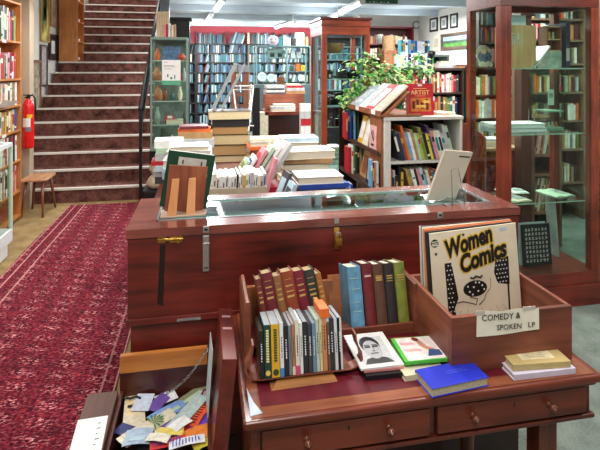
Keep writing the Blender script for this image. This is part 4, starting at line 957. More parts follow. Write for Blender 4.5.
ab = thing('artist_book', 'red book with ARTIST title displayed upright on the white bookcase', 'book', (W(408, 112, Y=3.6).x, 3.6, 1.2355), (radians(-6), 0, 0))
ww = W(434, 112, Y=3.6).x-W(408, 112, Y=3.6).x
MB().box(0, ww, 0, .003, 0, .245).box(0, ww, .018, .021, 0, .245).box(0, .003, .003, .018, 0, .245).build('cover', paint('#c02230', .4, 0, .06), ab)
MB().box(.004, ww-.002, .003, .018, .002, .243).build('page_block', PAGES, ab)
text('title_lettering', 'ARTIST', .046, paint('#f0c27a', .4), ab, (ww/2, -.001, .175), (pi/2, 0, 0), off=.0006, sx=1.05)
MB().box(ww*.42, ww*.58, -.001, 0, .225, .24).build('cover_sticker', WHITE, ab)
MB().box(ww*.25, ww*.75, -.001, 0, .205, .209).box(ww*.3, ww*.7, -.001, 0, .148, .151).build('small_lettering', paint('#f0c27a', .4), ab)
MB().box(ww*.12, ww*.9, -.001, 0, .03, .135).build('picture', paint('#d97a34', .45, 0, .35, 60), ab)
pf = MB()
for k, (a, b, c, dd) in enumerate(((.18, .28, .05, .11), (.34, .44, .06, .12), (.5, .62, .05, .1), (.7, .8, .04, .125))): pf.box(ww*a, ww*b, -.0018, -.001, c, dd)
pf.build('picture_shapes', paint('#6a1c1c', .5), ab); MB().box(ww*.3, ww*.7, -.0022, -.0018, .06, .08).box(ww*.6, ww*.85, -.0022, -.0018, .095, .115).build('picture_lights', paint('#f0c060', .5), ab)
fb = flat_mb(.12, .16, .022, 'front').build('book', [cmat('cream'), PAGES], None, (1.84, 3.63, 1.2355), (0, 0, .3)); tag(fb, 'cream book lying flat right of the red ARTIST book', 'book')
# ------------------------------------------------------------------ side unit facing left
PX, UY0, UY1 = 1.42, 3.79, 4.44
un = thing('plank_display_unit', 'brown plank display unit with ledges facing left beside the white bookcase', 'display unit', (PX, UY0, 0))
L = UY1-UY0; NE = 3.53-UY0
for k in range(7): MB().box(-.018, 0, k*L/7+.001, (k+1)*L/7-.001, .05, 1.24).build('plank', BRNZ, un, bevel=.001)
for k in range(3): MB().box(1.301-PX, 1.3175-PX, NE+k*.085+.001, NE+(k+1)*.085-.001, .05, 1.232).build('plank', BRNZ, un, bevel=.001)
for z, xo in ((.968, 1.285), (.70, 1.235)):
    x = xo-PX
    MB().prismz([(x, NE), (1.3-PX, NE), (1.3-PX, 0), (-.0185, 0), (-.0185, L), (x, L)], z-.018, z).build('ledge', paint('#4a382f', .5), un)
    MB().box(x-.012, x-.0005, NE, L, z-.02, z+.012).build('ledge_lip', DRK, un)
MB().box(-.19, -.019, L+.0005, L+.016, 0, 1.24).build('end_panel', DRK, un)
mr = thing('sloping_rack', 'brown sloping album rack on top of the white bookcase and plank unit', 'rack', (1.29, 3.5, 1.2405))
RL_ = UY1-3.5
MB().box(-.012, .0, 0, RL_, 0, .04).build('lip', BRNZ, mr); MB().box(.0005, .33, 0, RL_, 0, .012).build('base', BRNZ, mr)
MB().add([(.03, 0, .012), (.225, 0, .185), (.233, 0, .177), (.046, 0, .012), (.03, RL_, .012), (.225, RL_, .185), (.233, RL_, .177), (.046, RL_, .012)], [(0, 3, 2, 1), (4, 5, 6, 7), (0, 1, 5, 4), (1, 2, 6, 5), (2, 3, 7, 6), (3, 0, 4, 7)]).build('slope_board', BRNZ, mr)
for y in (.02, RL_-.035): MB().box(.21, .222, y, y+.015, .0125, .160).build('prop', BRNZ, mr)
for y in (.10, .5): MB().box(-.0135, -.0125, y, y+.09, .006, .042).build('price_label', WHITE, mr)
MAG = [('pale pink', '#d8c8c6', 'pale pinkish album at the far end of the sloping rack', .24), ('grey blue', '#a9b9c8', 'grey blue covered album, second from the far end of the sloping rack', .26), ('white', '#e6e6ea', 'white album in the middle of the sloping rack', .29), ('red', '#c24a50', 'red edged pale album, second nearest on the sloping rack', .29), ('cream', '#ded3bc', 'cream album nearest on the sloping rack', .29)]
for k, (c, hx_, lab, h) in enumerate(MAG):
    y = 4.34-k*.178
    o = thing('album', lab, 'album', (1.305, y, 1.2665), (0, radians(48.5), 0), 'albums on the sloping rack')
    MB().box(-.014, -.0, -.084, .084, 0, h).build('cover', paint(hx_, .45, 0, .06, 20), o, bevel=.001)
    MB().box(-.0155, -.0145, -.07, .07, .03, h*.82).build('cover_picture', paint(['#b8a8a4', '#c8d0d8', '#d4dae2', '#d9dde2', '#cfc4ae'][k], .4, 0, .25, 30), o)
for k, (c, lab, w_, h_, y, xb) in enumerate((('pink', 'pink covered book with a line drawing facing out on the upper ledge', .15, .20, 3.70, 1.262), ('cream', 'cream book half hidden behind the pink one', .12, .22, 3.90, 1.30), ('mustard yellow', 'yellow topped book behind the cream one on the ledge', .12, .235, 4.03, 1.30))):
    o = thing('display_book', lab, 'book', (1.292 if k else 1.288, y, .9685), (0, radians(4 if k == 0 else 14), 0), 'display books on the upper ledge')
    MB().box(0, .012, -w_/2, w_/2, 0, h_).build('cover', paint('#dba6a4', .5) if k == 0 else cmat(c), o, bevel=.001)
    if k == 0:
        pts = [(-.0015, .035*cos(q*.7)*(1-q*.02), .11+.04*sin(q*.9)) for q in range(16)]
        MB().tube(pts, .0018, 4).build('drawing', INK, o); MB().box(-.002, -.0005, -.03, .03, .03, .045).build('drawing_base', INK, o)
    else: MB().box(-.0015, -.0003, -w_*.4, w_*.4, h_*.2, h_*.8).build('cover_picture', cmat('white'), o)
shelfrow(1.262, 4.27, .9685, .135, 0, 'the plank unit upper ledge', 'books at the far end of the plank unit', COOL, hr=(.23, .26), wr=(.014, .02), dr=(.1, .13), clear=.29, cols=['crimson', 'navy blue', 'royal blue', 'sky blue', 'dark green', 'teal', 'navy blue', 'white'])
shelfrow(1.24, 4.10, .7005, .155, 0, 'the plank unit lower ledge', 'books low at the far end of the plank unit', MIX, hr=(.22, .245), wr=(.014, .02), dr=(.1, .14), clear=.25, cols=['crimson', 'white', 'olive green', 'dark green', 'black', 'tan', 'teal'])
for k, (c, lab, y, h) in enumerate((('tan', 'tan picture book facing out on the lower ledge', 3.97, .22), ('black', 'black framed book facing out lower on the plank unit', 3.70, .19))):
    o = thing('display_book', lab, 'book', (1.30 if k == 0 else 1.262, y, .7005), (0, radians(12 if k == 0 else 5), 0), 'display books on the lower ledge')
    MB().box(0, .014, -.08, .08, 0, h).build('cover', cmat(c), o, bevel=.001); MB().box(-.001, 0, -.05, .05, .03, h*.8).build('cover_picture', cmat('rust brown' if k == 0 else 'pale grey'), o)
shelfrow(1.24, 3.55, .7005, .068, 0, 'the plank unit low near end', 'books at the near end of the plank unit', COOL, hr=(.19, .22), wr=(.012, .018), dr=(.06, .06), clear=.25, cols=['sky blue', 'navy blue', 'orange', 'pale blue', 'white'])
lbx = thing('low_book_box', 'small box of blue and red books low beside the plank unit', 'box', (1.0, 3.75, .42)); MB().box(0, .2, 0, .2, 0, .02).box(0, .012, .0, .2, .0205, .1).box(.188, .2, .0, .2, .0205, .1).build('tray', DRK, lbx); MB().box(.02, .18, .02, .18, -.42, -.0005).build('pedestal', DRK, lbx)
shelfrow(1.014, 3.77, .4405, .17, 0, 'the low box by the plank unit', 'books in the low box', COOL, hr=(.2, .25), wr=(.014, .02), dr=(.12, .14), clear=.3, cols=['royal blue', 'pink', 'crimson', 'sky blue', 'mustard yellow', 'royal blue', 'white', 'sky blue'])

# ------------------------------------------------------------------ PLANT
pp = thing('variegated_ivy_plant', 'bushy potted ivy with green and cream leaves spilling behind the albums', 'plant', (1.78, 4.35, 0))
MB().lathe([(.09, 1.02), (.12, 1.2), (.13, 1.22), (.12, 1.225), (.1, 1.2), (0, 1.19)], 20).build('pot', paint('#5a3226', .7), pp)
MB().box(-.13, .13, -.13, .13, .98, 1.018).box(-.11, -.08, -.11, -.08, 0, .98).box(.08, .11, -.11, -.08, 0, .98).box(-.11, -.08, .08, .11, 0, .98).box(.08, .11, .08, .11, 0, .98).build('plant_stand', DRK, pp)
def leafmat(a, b_):
    m, nt, b = _new('leaf'); v = coords(nt, (1, 1, 1)); n = noise(nt, v, 55, 2)
    c = ramp(nt, n, [(.42, a), (.56, b_)]); nt.links.new(c, b.inputs['Base Color']); b.inputs['Roughness'].default_value = .4
    return m
LM1, LM2, LM3 = leafmat('#3f7f38', '#bccb8c'), leafmat('#2c6a2c', '#58a83c'), leafmat('#6fb244', '#c9d890')
RL = random.Random(21)
fol = MB(); stems = MB()
cen = Vector((0, 0, 1.25))
def leaf(mb, p, dirv, size, mi):
    dirv = dirv.normalized(); side = dirv.cross(Vector((RL.uniform(-.3, .3), RL.uniform(-.3, .3), 1))).normalized(); nn = side.cross(dirv)
    a = p; b1 = p+dirv*size*.45+side*size*.34-nn*size*.06; b2 = p+dirv*size*.45-side*size*.34-nn*size*.06; t = p+dirv*size-nn*size*.2; m = p+dirv*size*.5+nn*size*.05
    mb.add([a, b1, t, b2, m], [(0, 1, 4), (1, 2, 4), (2, 3, 4), (3, 0, 4)], mi)
for (u, v, r, n, trail) in ((370, 70, .13, 60, 0), (385, 66, .13, 55, 0), (400, 78, .12, 55, 0), (414, 66, .10, 45, 0), (408, 92, .12, 50, 0), (360, 82, .10, 45, 0), (358, 62, .07, 28, 0), (345, 98, .07, 42, 1), (350, 90, .08, 40, 1), (347, 107, .05, 22, 1), (380, 88, .13, 60, 0), (424, 70, .06, 22, 0), (425, 100, .05, 20, 0), (419, 56, .04, 14, 0), (390, 78, .14, 60, 0), (365, 56, .04, 12, 0)):
    c = W(u, v, Y=4.33 if not trail else 4.46)-Vector((1.78, 4.35, 0))
    if trail: c.y = .05
    stems.tube([(0, 0, 1.2), Vector((c.x*.4, c.y*.4, 1.2+max(.12, (c.z-1.2)*.7))), c], .004, 5)
    for q in range(n):
        o_ = Vector((RL.gauss(0, r*.5), RL.gauss(0, r*.42), RL.gauss(0, r*.42)))
        p = c+o_
        if p.y+4.35 > 4.47 and p.x+1.78 < 1.58 : p.y = .1
        if p.x+1.78 < 1.6: p.y = min(p.y, .12)
        dv = Vector((o_.x+RL.uniform(-.05, .05), o_.y-.06, o_.z*.6-.03))
        leaf(fol, p, dv, RL.uniform(.045, .085), RL.choice([0, 1, 1, 2]) if not trail else RL.choice([1, 1, 0, 2]))
fol.build('foliage', [LM1, LM2, LM3], pp); stems.build('stem', LM2, pp)

# ------------------------------------------------------------------ LEFT SIDE
lx0, lx1, ly0, ly1 = -2.2, -1.89, 3.9, 5.77
lb_ = thing('wooden_bookcase', 'orange pine bookcase along the left wall filled with books', 'bookcase', (lx0, ly0, 0))
MB().box(0, lx1-lx0, ly1-ly0-.02, ly1-ly0, 0, 2.3).build('end_panel', ORGZ, lb_); MB().box(0, lx1-lx0, 0, .02, 0, 2.3).build('end_panel', ORGZ, lb_)
MB().box(0, .012, .0205, ly1-ly0-.0205, 0, 2.3).build('back_panel', ORGZ, lb_)
SHZ = (.06, .32, .64, .954, 1.216, 1.493, 1.877, 2.28)
for z in SHZ: MB().box(.0125, lx1-lx0, .0205, ly1-ly0-.0205, z-.02, z).build('shelf', ORGY, lb_)
nm_ = ['bottom', 'second', 'third', 'fourth', 'fifth', 'sixth', 'top']
for k, z in enumerate(SHZ[:-1]):
    if k == 0: continue
    y0 = 5.06
    cl = {6: ['pale green', 'teal', 'cream', 'black', 'black', 'pale green', 'pale grey', 'charcoal', 'cream', 'pink', 'crimson', 'black', 'olive green', 'charcoal', 'navy blue', 'pale grey'], 5: ['crimson', 'crimson', 'white', 'black', 'white', 'crimson', 'tan', 'pale grey', 'pink', 'dark red', 'white'], 4: ['white', 'cream', 'pale grey', 'tan', 'white', 'pink', 'cream'],
          3: ['mustard yellow', 'cream', 'royal blue', 'dark green', 'cream', 'tan', 'mustard yellow', 'rust brown', 'cream'], 2: ['crimson', 'white', 'dark green', 'crimson', 'black', 'white', 'cream'], 1: None}[k]
    shelfrow(lx1-.015, y0, z+.0005, 5.745-y0, pi/2, 'the pine bookcase %s shelf' % nm_[k], 'books on the %s shelf of the pine bookcase' % nm_[k], WARM, hr=(.2, .3) if k != 6 else (.24, .34), wr=(.036, .066), dr=(.15, .22), clear=(SHZ[k+1]-z-.03), cols=cl)
    if k in (3, 6): MB().box(lx1-lx0, lx1-lx0+.002, 1.35, 1.45, z-.03, z-.002).build('shelf_label', WHITE, lb_)
ol = thing('open_leaflet', 'white open leaflet held slanting over the left glass case', 'leaflet', (-1.87, 5.02, 1.232), (0, radians(-22), 0))
MB().add([(0, 0, 0), (0.1, .0, .04), (.1, .34, -.0), (0, .30, -.02), (-.06, .05, .2), (-.06, .25, .2)], [(0, 1, 2, 3), (0, 3, 5, 4)]).build('leaflet_page', PAPER, ol)
bpy.data.objects.remove(ol.children[0]) if False else None
# glass display case
gx0, gx1, gy0, gy1 = -1.875, -1.60, 3.7, 4.68
gd = thing('glass_display_case', 'pale green framed glass case with white base at the left edge', 'display case', (gx0, gy0, 0))
w, d = gx1-gx0, gy1-gy0; PG = paint('#c3d6c0', .35, 0, .04); PWm = paint('#dfe5e6', .4, 0, .03)
MB().box(.03, w-.03, .03, d-.03, 0, .12).build('plinth', PWm, gd, bevel=.003); MB().box(0, w, 0, d, .1205, .23).build('base', PWm, gd, bevel=.006)
for (x, y) in ((0, 0), (w-.025, 0), (0, d-.025), (w-.025, d-.025)): MB().box(x, x+.025, y, y+.025, .2305, .93).build('post', PG, gd)
MB().box(0, w, 0, .025, .9305, .965).box(0, w, d-.025, d, .9305, .965).box(0, .025, .026, d-.026, .9305, .965).box(w-.03, w, .026, d-.026, .9305, .965).build('top_frame', PWm, gd, bevel=.002)
MB().box(w-.014, w-.010, .026, d-.026, .2305, .93).build('side_glass', GREENGL, gd); MB().box(.026, w-.026, d-.014, d-.01, .2305, .93).build('back_glass', GREENGL, gd); MB().box(.026, w-.031, .026, d-.026, .94, .945).build('top_glass', GREENGL, gd)
for z in (.46, .70): MB().box(.027, w-.027, .027, d-.027, z-.008, z).build('glass_shelf', GREENGL, gd)
zz = {0: .2315, 1: .4605, 2: .7005}
for k in range(3):
    for j in range(3):
        c = [['crimson', 'cream', 'tan'], ['mustard yellow', 'white', 'rust brown'], ['crimson', 'white', 'pale green']][k][j]
        z = zz[k]
        o = flat_mb(.16, .2, .035, 'right').build('book', [cmat(c), PAGES], None, (gx1-.15, gy0+.18+j*.24, z), (0, 0, R.uniform(-.15, .15))); tag(o, '%s book in the left glass case, %s shelf, %s from the front' % (c, ['lowest', 'middle', 'upper'][k], ORD[j]), 'book', 'books inside the left glass case')
# stool
sp = (-1.72, 5.98)
sl = thing('wooden_stool', 'low wooden stool with splayed legs beside the stairs', 'stool', (-1.78, 5.97, 0))
MB().prismz([(-.13, -.2), (.09, -.2), (.14, -.14), (.14, .14), (.12, .2), (-.13, .2)], .385, .405).build('seat', wood('stool_top', '#a06a44', '#d0a078', 'Y', .35), sl, bevel=.004)
for (x, y, x2, y2) in ((-.08, -.14, -.12, -.18), (.08, -.14, .10, -.20), (-.08, .14, -.12, .18), (.08, .14, .12, .2)): MB().tube([(x2, y2, 0), (x, y, .385)], .011, 10, r2=.017).build('leg', wood('stool_leg', '#5a2c1c', '#8a4e34', 'Z', .35), sl)
# extinguisher
ex = thing('fire_extinguisher', 'red fire extinguisher with black hose hanging on the beige pier', 'extinguisher', (W(28, 120, Y=6.1).x, 6.11, .70))
er = MB().lathe([(.05, 0), (.058, .008), (.06, .03), (.06, .46), (.054, .50), (.035, .53), (.022, .545), (.022, .56)], 22); er.build('cylinder', paint('#d81e1e', .25, 0, .03), ex)
MB().box(-.035, .02, -.012, .012, .562, .578).box(-.05, .02, -.01, .01, .59, .602).lathe([(.018, .56), (.018, .6)], 12).build('valve_handle', BLK, ex)
MB().tube([(.01, -.01, .58), (.05, -.02, .6), (.078, -.025, .56), (.082, -.025, .45), (.078, -.02, .38)], .01, 8).build('hose', BLK, ex)
def bandl(z0, z1, a0, a1, m, nm):
    mb = MB(); n = 8; vs = []
    for j in range(n+1):
        a = a0+(a1-a0)*j/n
        vs += [(.0607*cos(a), .0607*sin(a), z0), (.0607*cos(a), .0607*sin(a), z1)]
    mb.add(vs, [(2*j, 2*j+2, 2*j+3, 2*j+1) for j in range(n)]); o = mb.build(nm, m, ex); return o
bandl(.24, .34, -2.4, -.9, WHITE, 'label'); bandl(.34, .38, -1.5, -.5, paint('#e0c020', .4), 'yellow_label'); bandl(.19, .235, -1.8, -.8, paint('#7a7a80', .4, 0, .4, 120), 'printed_label')
MB().box(-.02, .02, .062, .09, .3, .4).build('wall_bracket', BLK, ex)
# framed pictures on the left wall: (Y0, Y1, z0, z1)
def wallpic(label, y0, y1, z0, z1, frame, inner, fw=.03, mount=None, art=None):
    o = thing('framed_picture', label, 'picture', (XW+.001, y0, z0), group=None); w, h = y1-y0, z1-z0
    MB().box(0, .03, 0, w, 0, fw).box(0, .03, 0, w, h-fw, h).box(0, .03, 0, fw, fw, h-fw).box(0, .03, w-fw, w, fw, h-fw).build('frame', frame, o)
    MB().box(.0, .012, fw, w-fw, fw, h-fw).build('picture', inner, o)
    if mount: MB().box(.012, .014, w*.3, w*.7, h*.25, h*.75).build('print', mount, o)
    if art: art(o, w, h)
    return o
def wy(u): return W(u, 100, X=XW+.03).y
def pic_px(label, u0, u1, v_top, v_bot, *a, **k):
    y0, y1 = wy(u0), wy(u1); ym = (y0+y1)/2; um = (u0+u1)/2
    z0 = W(um, v_bot, X=XW+.03).z; z1 = W(um, v_top, X=XW+.03).z
    return wallpic(label, y0, y1, z0, z1, *a, **k)
YG = paint('#b5a85c', .5, 0, .5, 6)
def weeds(o, w, h):
    m = MB(); 
    for k in range(26): m.box(.0125, .0145, w*RL.uniform(.25, .75), w*RL.uniform(.25, .75)+.012, h*RL.uniform(.1, .6), h*RL.uniform(.6, .9)) if k % 4 == 0 else m.box(.0125, .0145, w*.2+k*w*.022, w*.2+k*w*.022+.01, h*RL.uniform(.1, .8), h*RL.uniform(.8, .9))
    m.build('painted_stems', paint('#5a6438', .5), o)
pic_px('tall yellow green reed painting high on the left wall', 41.5, 50, -14, 42, wood('frame_gold', '#8a7a48', '#c0a868', 'Z'), YG, fw=.02, art=weeds)
pic_px('brown framed picture above the stairs next to the pine panel', 51, 59, -10, 27, wood('frame_brown', '#6a4630', '#a07a5c', 'Z'), paint('#a98f78', .5, 0, .2, 12), fw=.03)
pic_px('small black framed picture with white mount near the stairs', 50, 58.5, 34.5, 60, BLK, paint('#2a2a2c', .4), fw=.05, mount=WHITE)
pic_px('narrow grey framed silver picture below the reed painting', 41.5, 48, 45, 86, paint('#4a4446', .4), paint('#b9b4b4', .4, 0, .25, 20), fw=.02)
pic_px('brown framed sepia picture lowest on the left wall', 32.5, 41.5, 60, 114, wood('frame_brown', '#6a4630', '#a07a5c', 'Z'), paint('#a99f8c', .5, 0, .35, 14), fw=.035)
# bookcase on the landing
hb = thing('pine_bookcase', 'tall orange pine bookcase end on at the side of the upper stairs', 'bookcase', (-2.33, 8.86, 1.701))
MB().box(0, .29, 0, .018, 0, 1.6).build('end_panel', ORGZ, hb); MB().box(0, .29, .432, .45, 0, 1.6).build('end_panel', ORGZ, hb)
MB().box(0, .012, .0185, .4315, 0, 1.6).build('back_panel', ORGZ, hb)
for z in (.02, .33, .66, 1.0, 1.4): MB().box(.0125, .29, .0185, .4315, z, z+.02).build('shelf', ORGY, hb); 
for k, z in enumerate((.0405, .3505, .6805, 1.0205)):
    o = MB().box(0, .03, 0, .06, 0, .04).build('price_card', WHITE, None, (-2.07, 8.95, 1.701+z)); tag(o, 'small white card on the %s shelf of the stair bookcase' % ORD[k], 'card', 'cards on the stair bookcase')

# ------------------------------------------------------------------ GLASS CASE WITH POSTER
qx0, qx1, qy0, qy1 = -.605, -.175, 6.1, 6.5
qc = thing('glass_case', 'tall green tinted glass case with a white notice beside the stairs', 'display case', (qx0, qy0, 0))
w, d = qx1-qx0, qy1-qy0; QF = paint('#7d9388', .4, .2, .06)
MB().box(-.02, w, .1, d+.1, 0, .62).build('dark_stand', BLK, qc)
MB().box(0, w, 0, d, .6205, .66).box(0, w, 0, d, 1.935, 1.965).build('frame_board', QF, qc, bevel=.002)
for (x, y) in ((0, 0), (w-.02, 0), (0, d-.02), (w-.02, d-.02)): MB().box(x, x+.02, y, y+.02, .6605, 1.9345).build('post', QF, qc)
MB().box(.021, w-.021, .004, .008, .661, 1.934).build('front_glass', GREENGL, qc); MB().box(.004, .008, .021, d-.021, .661, 1.934).build('side_glass', GREENGL, qc); MB().box(w-.008, w-.004, .021, d-.021, .661, 1.934).build('side_glass', GREENGL, qc)
MB().box(.021, w-.021, d-.01, d-.004, .661, 1.934).build('back_board', paint('#66726e', .5, 0, .3, 9), qc)
for z in (.93, 1.21, 1.45, 1.69): MB().box(.021, w-.021, .021, d-.021, z-.01, z).build('glass_shelf', GREENGL, qc); MB().box(.021, w-.021, .019, .0205, z-.01, z).build('shelf_edge', paint('#b9c9bd', .3), qc)
a = W(162, 82, Y=qy0-.01); b = W(180.5, 60, Y=qy0-.01)
ps_ = thing('notice_poster', 'white notice with a green foot stuck on the glass case', 'poster', (a.x, qy0-.004, a.z))
pw, ph = b.x-a.x, b.z-a.z
MB().box(0, pw, 0, .002, 0, ph).build('sheet', WHITE, ps_); MB().box(0, pw, -.0006, 0, -.0, ph*.06).build('green_edge', paint('#4aa878', .4), ps_)
MB().box(0, pw*1.0, 0, .002, -.035, -.0005).build('green_strip', paint('#5aa884', .4), ps_)
mk = MB()
for k, (x0, x1, z) in enumerate(((.1, .3, .88), (.1, .62, .74), (.1, .7, .68), (.1, .55, .58))): mk.box(pw*x0, pw*x1, -.0006, 0, ph*z, ph*(z+.022))
mk.build('print', paint('#8a8f92', .5), ps_)
MB().box(pw*.28, pw*.34, -.0006, 0, ph*.22, ph*.36).box(pw*.66, pw*.71, -.0006, 0, ph*.14, ph*.32).build('figure_print', INK, ps_)
MB().lathe([(pw*.07, 0), (pw*.07, .001)], 12, 0, Matrix.Translation((pw*.5, 0, ph*.17)) @ Matrix.Rotation(pi/2, 4, 'X')).build('green_dot', paint('#3fa070', .4), ps_)
# contents
items = [('orange', .05, .10, .1, 1.7), ('mustard yellow', .1, .045, .07, 1.7), ('royal blue', .15, .17, .16, 1.7), ('orange', .31, .06, .09, 1.78)]
def jar(c, lab, x, y, z, r, h, cat='ornament', nm='ornament'):
    loose(nm, MB().lathe([(r*.6, 0), (r*.95, h*.2), (r, h*.45), (r*.6, h*.75), (r*.4, h*.85), (r*.55, h)], 16), cmat(c) if c in PAL else paint(c, .4), lab, cat, (qx0+x, qy0+y, z+.0005))
jar('orange', 'orange vase on the top shelf of the glass case', .07, .12, 1.69, .035, .15, 'vase', 'vase')
jar('#b8764a', 'round brown teddy coloured jar on the left of the second shelf', .07, .12, 1.45, .05, .17, 'jar', 'jar')
jar('#a86a40', 'brown jar under the other at the left of the third shelf', .08, .12, 1.21, .05, .18, 'jar', 'jar')
jar('#8a9a8a', 'grey green vase on the fourth shelf of the glass case', .07, .12, .93, .035, .2, 'vase', 'vase')
bb = MB().box(0, .2, 0, .06, 0, .17).build('blue_box', paint('#5878a8', .4, 0, .3, 25), None, (qx0+.13, qy0+.12, 1.6905)); tag(bb, 'blue picture box on the top shelf of the glass case', 'box')
rd = MB().lathe([(.02, 0), (.05, .03), (.05, .05), (.02, .08)], 14).build('red_ornament', paint('#d0543a', .4), None, (qx0+.355, qy0+.1, 1.6905+.0), (0, 0, 0)); tag(rd, 'round coral red ornament at the right of the top shelf', 'ornament')
cr_ = thing('toy_car', 'red and white toy car on the fourth shelf of the glass case', 'toy car', (qx0+.15, qy0+.1, .9305))
MB().prism([(0, .02), (.15, .02), (.15, .055), (.11, .06), (.09, .1), (.03, .1), (.0, .06)], 0, .07).build('body', cmat('crimson'), cr_); MB().prism([(.035, .065), (.10, .065), (.085, .095), (.04, .095)], -.002, 0).build('window', WHITE, cr_)
for x in (.03, .12): MB().lathe([(.018, 0), (.018, .012)], 14, 0, Matrix.Translation((x, .0, .018)) @ Matrix.Rotation(pi/2, 4, 'X')).build('wheel', BLK, cr_)
for k, (c, x) in enumerate((('teal', .18), ('pale green', .24), ('pale grey', .3), ('charcoal', .34))):
    jar(c, '%s ornament low in the glass case, %s from the left' % (c, ORD[k]), x, .14, .66, .025, .1+.03*(k % 2))
for k, (c, x, z, h, r) in enumerate((('tan', .13, 1.4505, .12, .03), ('crimson', .33, 1.4505, .10, .03), ('pale grey', .38, 1.4505, .15, .025), ('rust brown', .15, 1.2105, .14, .035), ('dull teal', .24, 1.2105, .1, .03), ('cream', .33, 1.2105, .16, .03), ('charcoal', .38, .9305, .12, .025), ('dark green', .12, .6605, .2, .03))):
    jar(c, '%s curio %s in the tall glass case with the notice' % (c, 'beside the round jar' if z > 1.4 else 'on the middle shelf' if z > 1.2 else 'on the low shelf' if z > .9 else 'at the very bottom'), x, .22, z-.0005, r, h)
tl = flat_mb(.2, .12, .05, 'left').build('book', [cmat('pale green'), PAGES], None, (qx0+.27, qy0+.14, .9305), (0, 0, .1)); tag(tl, 'pale green book behind the toy car', 'book')
# on top
th_ = thing('ribbed_album', 'tall cream ribbed album standing on the glass case', 'album', (W(157, 37, Y=6.2).x, 6.2, 1.9655), (0, radians(-2), 0))
MB().box(0, .15, 0, .05, 0, .31).build('cover', paint('#d9c7a6', .6, 0, .08, 12), th_)
for k in range(5): MB().box(.01+k*.026, .018+k*.026, -.004, 0, .005, .285).build('rib', paint('#c4a888', .6), th_)
for k, (c, x, h) in enumerate((('pink', .145, .15), ('crimson', .17, .16), ('white', .2, .17), ('cream', .235, .15), ('tan', .26, .16))):
    o = MB(); book_mb(o, .024, .12, h); o = o.build('book', [cmat(c), PAGES], None, (qx0+x, 6.18, 1.9655)); tag(o, '%s book on top of the glass case, %s right of the ribbed album' % (c, ORD[k]), 'book', 'books on top of the glass case')
bk = thing('black_cabinet', 'black wall cabinet with stepped cornice behind the books on the glass case', 'cabinet', (-.47, 6.7, 0))
MB().box(0, .30, 0, .2, 0, 2.22).build('carcass', BLK, bk); MB().box(-.01, .33, -.02, .2, 2.2205, 2.26).build('cornice', BLK, bk, bevel=.008)
# black box + sacks
xb = thing('black_crate', 'low black crate on the floor at the foot of the glass case', 'crate', (-.66, 5.82, 0))
MB().box(0, .34, 0, .26, 0, .21).build('crate_body', BLK, xb, bevel=.006); MB().box(-.004, .344, -.004, .264, .2105, .225).build('rim', paint('#26262a', .4), xb)
for k, (x, y, z, sx, sz, lab) in enumerate(((-.50, 5.95, .226, .13, .17, 'plump beige cloth sack resting on the black crate'), (-.49, 5.95, .385, .11, .21, 'second beige cloth sack slumped on top of the lower sack'))):
    mb = MB().lathe([(.02, 0), (sx*.85, .01), (sx, sz*.3), (sx*.92, sz*.6), (sx*.6, sz*.85), (sx*.3, sz), (.0, sz)], 20)
    mb.v = [(a+.012*sin(c*40+a*30), b+.012*sin(a*45+c*22), c) for a, b, c in mb.v]
    loose('cloth_sack', mb, paint('#a99880', .9, 0, .15, 12, .4), lab, 'sack', (x, y, z+.003), group='cloth sacks by the glass case')

# ------------------------------------------------------------------ TABLE AND PILES BEHIND THE CHEST
tb = thing('book_table', 'long table hidden under piles of books behind the chest', 'table', (-.3, 2.5, 0))
MB().box(0, 1.28, 0, 1.95, .745, .78).build('tabletop', DKX, tb, bevel=.003)
for (x, y) in ((.03, .03), (1.19, .03), (.03, 1.86), (1.19, 1.86)): MB().box(x, x+.06, y, y+.06, 0, .745).build('leg', DKZ, tb)
TZ = .7806
cx0, cx1 = W(206, 190, Y=2.58).x, W(267, 190, Y=2.58).x
cb_ = thing('cardboard_tray', 'pale cardboard tray packed with thin pale magazines', 'tray', (cx0, 2.57, TZ)); CB = paint('#b9aa92', .8, 0, .06); cw = cx1-cx0
MB().box(0, cw, 0, .005, 0, .205).box(0, cw, .245, .25, 0, .205).box(0, .005, .0055, .2445, 0, .205).box(cw-.006, cw, .0055, .2445, 0, .205).box(.006, cw-.007, .006, .244, 0, .005).build('tray_wall', CB, cb_)
RL2 = random.Random(5); x = cx0+.008; k = 0
while x < cx1-.022:
    t = RL2.uniform(.009, .015); h = RL2.uniform(.255, .275); c = RL2.choice(['white', 'white', 'pale grey', 'white', 'pale blue', 'cream', 'white'])
    if k in (9,): c = 'black'
    if k in (12,): c = 'mustard yellow'
    mb = MB(); Mm = lean_M(t, radians(4)); book_mb(mb, t, .2, h, Mm, 0, 1); mb.box(t*.3, t*.7, -.0008, 0, h*.78, h*.8+.02*(k % 3), 2, Mm)
    o = mb.build('magazine', [cmat(c), pages_mat('#eceae6'), BANDK if k % 3 else cmat('crimson')], None, (x+t, 2.585, TZ+.006)); tag(o, '%s magazine, %s from the left in the cardboard tray' % (c, ORD[k]), 'magazine', 'magazines in the cardboard tray'); x += t+.0012; k += 1
def leanbook(lab, c, x, y, z, w, d, h, a, rz=0, pg='#e9e6df', grp='books leaning in the middle of the table', face=None):
    o = thing('picture_book', lab, 'book', (x, y, z), (0, a, rz), grp); t = .003
    MB().box(0, t, 0, d, 0, h).box(w-t, w, 0, d, 0, h).box(t, w-t, 0, t, 0, h).build('cover', cmat(c), o)
    MB().box(t, w-t, t, d-.004, .003, h-.003).build('page_block', pages_mat(pg), o)
    if face: MB().box(-.001, 0, d*.12, d*.88, h*.15, h*.85).build('cover_picture', cmat(face), o)
A = radians(33)
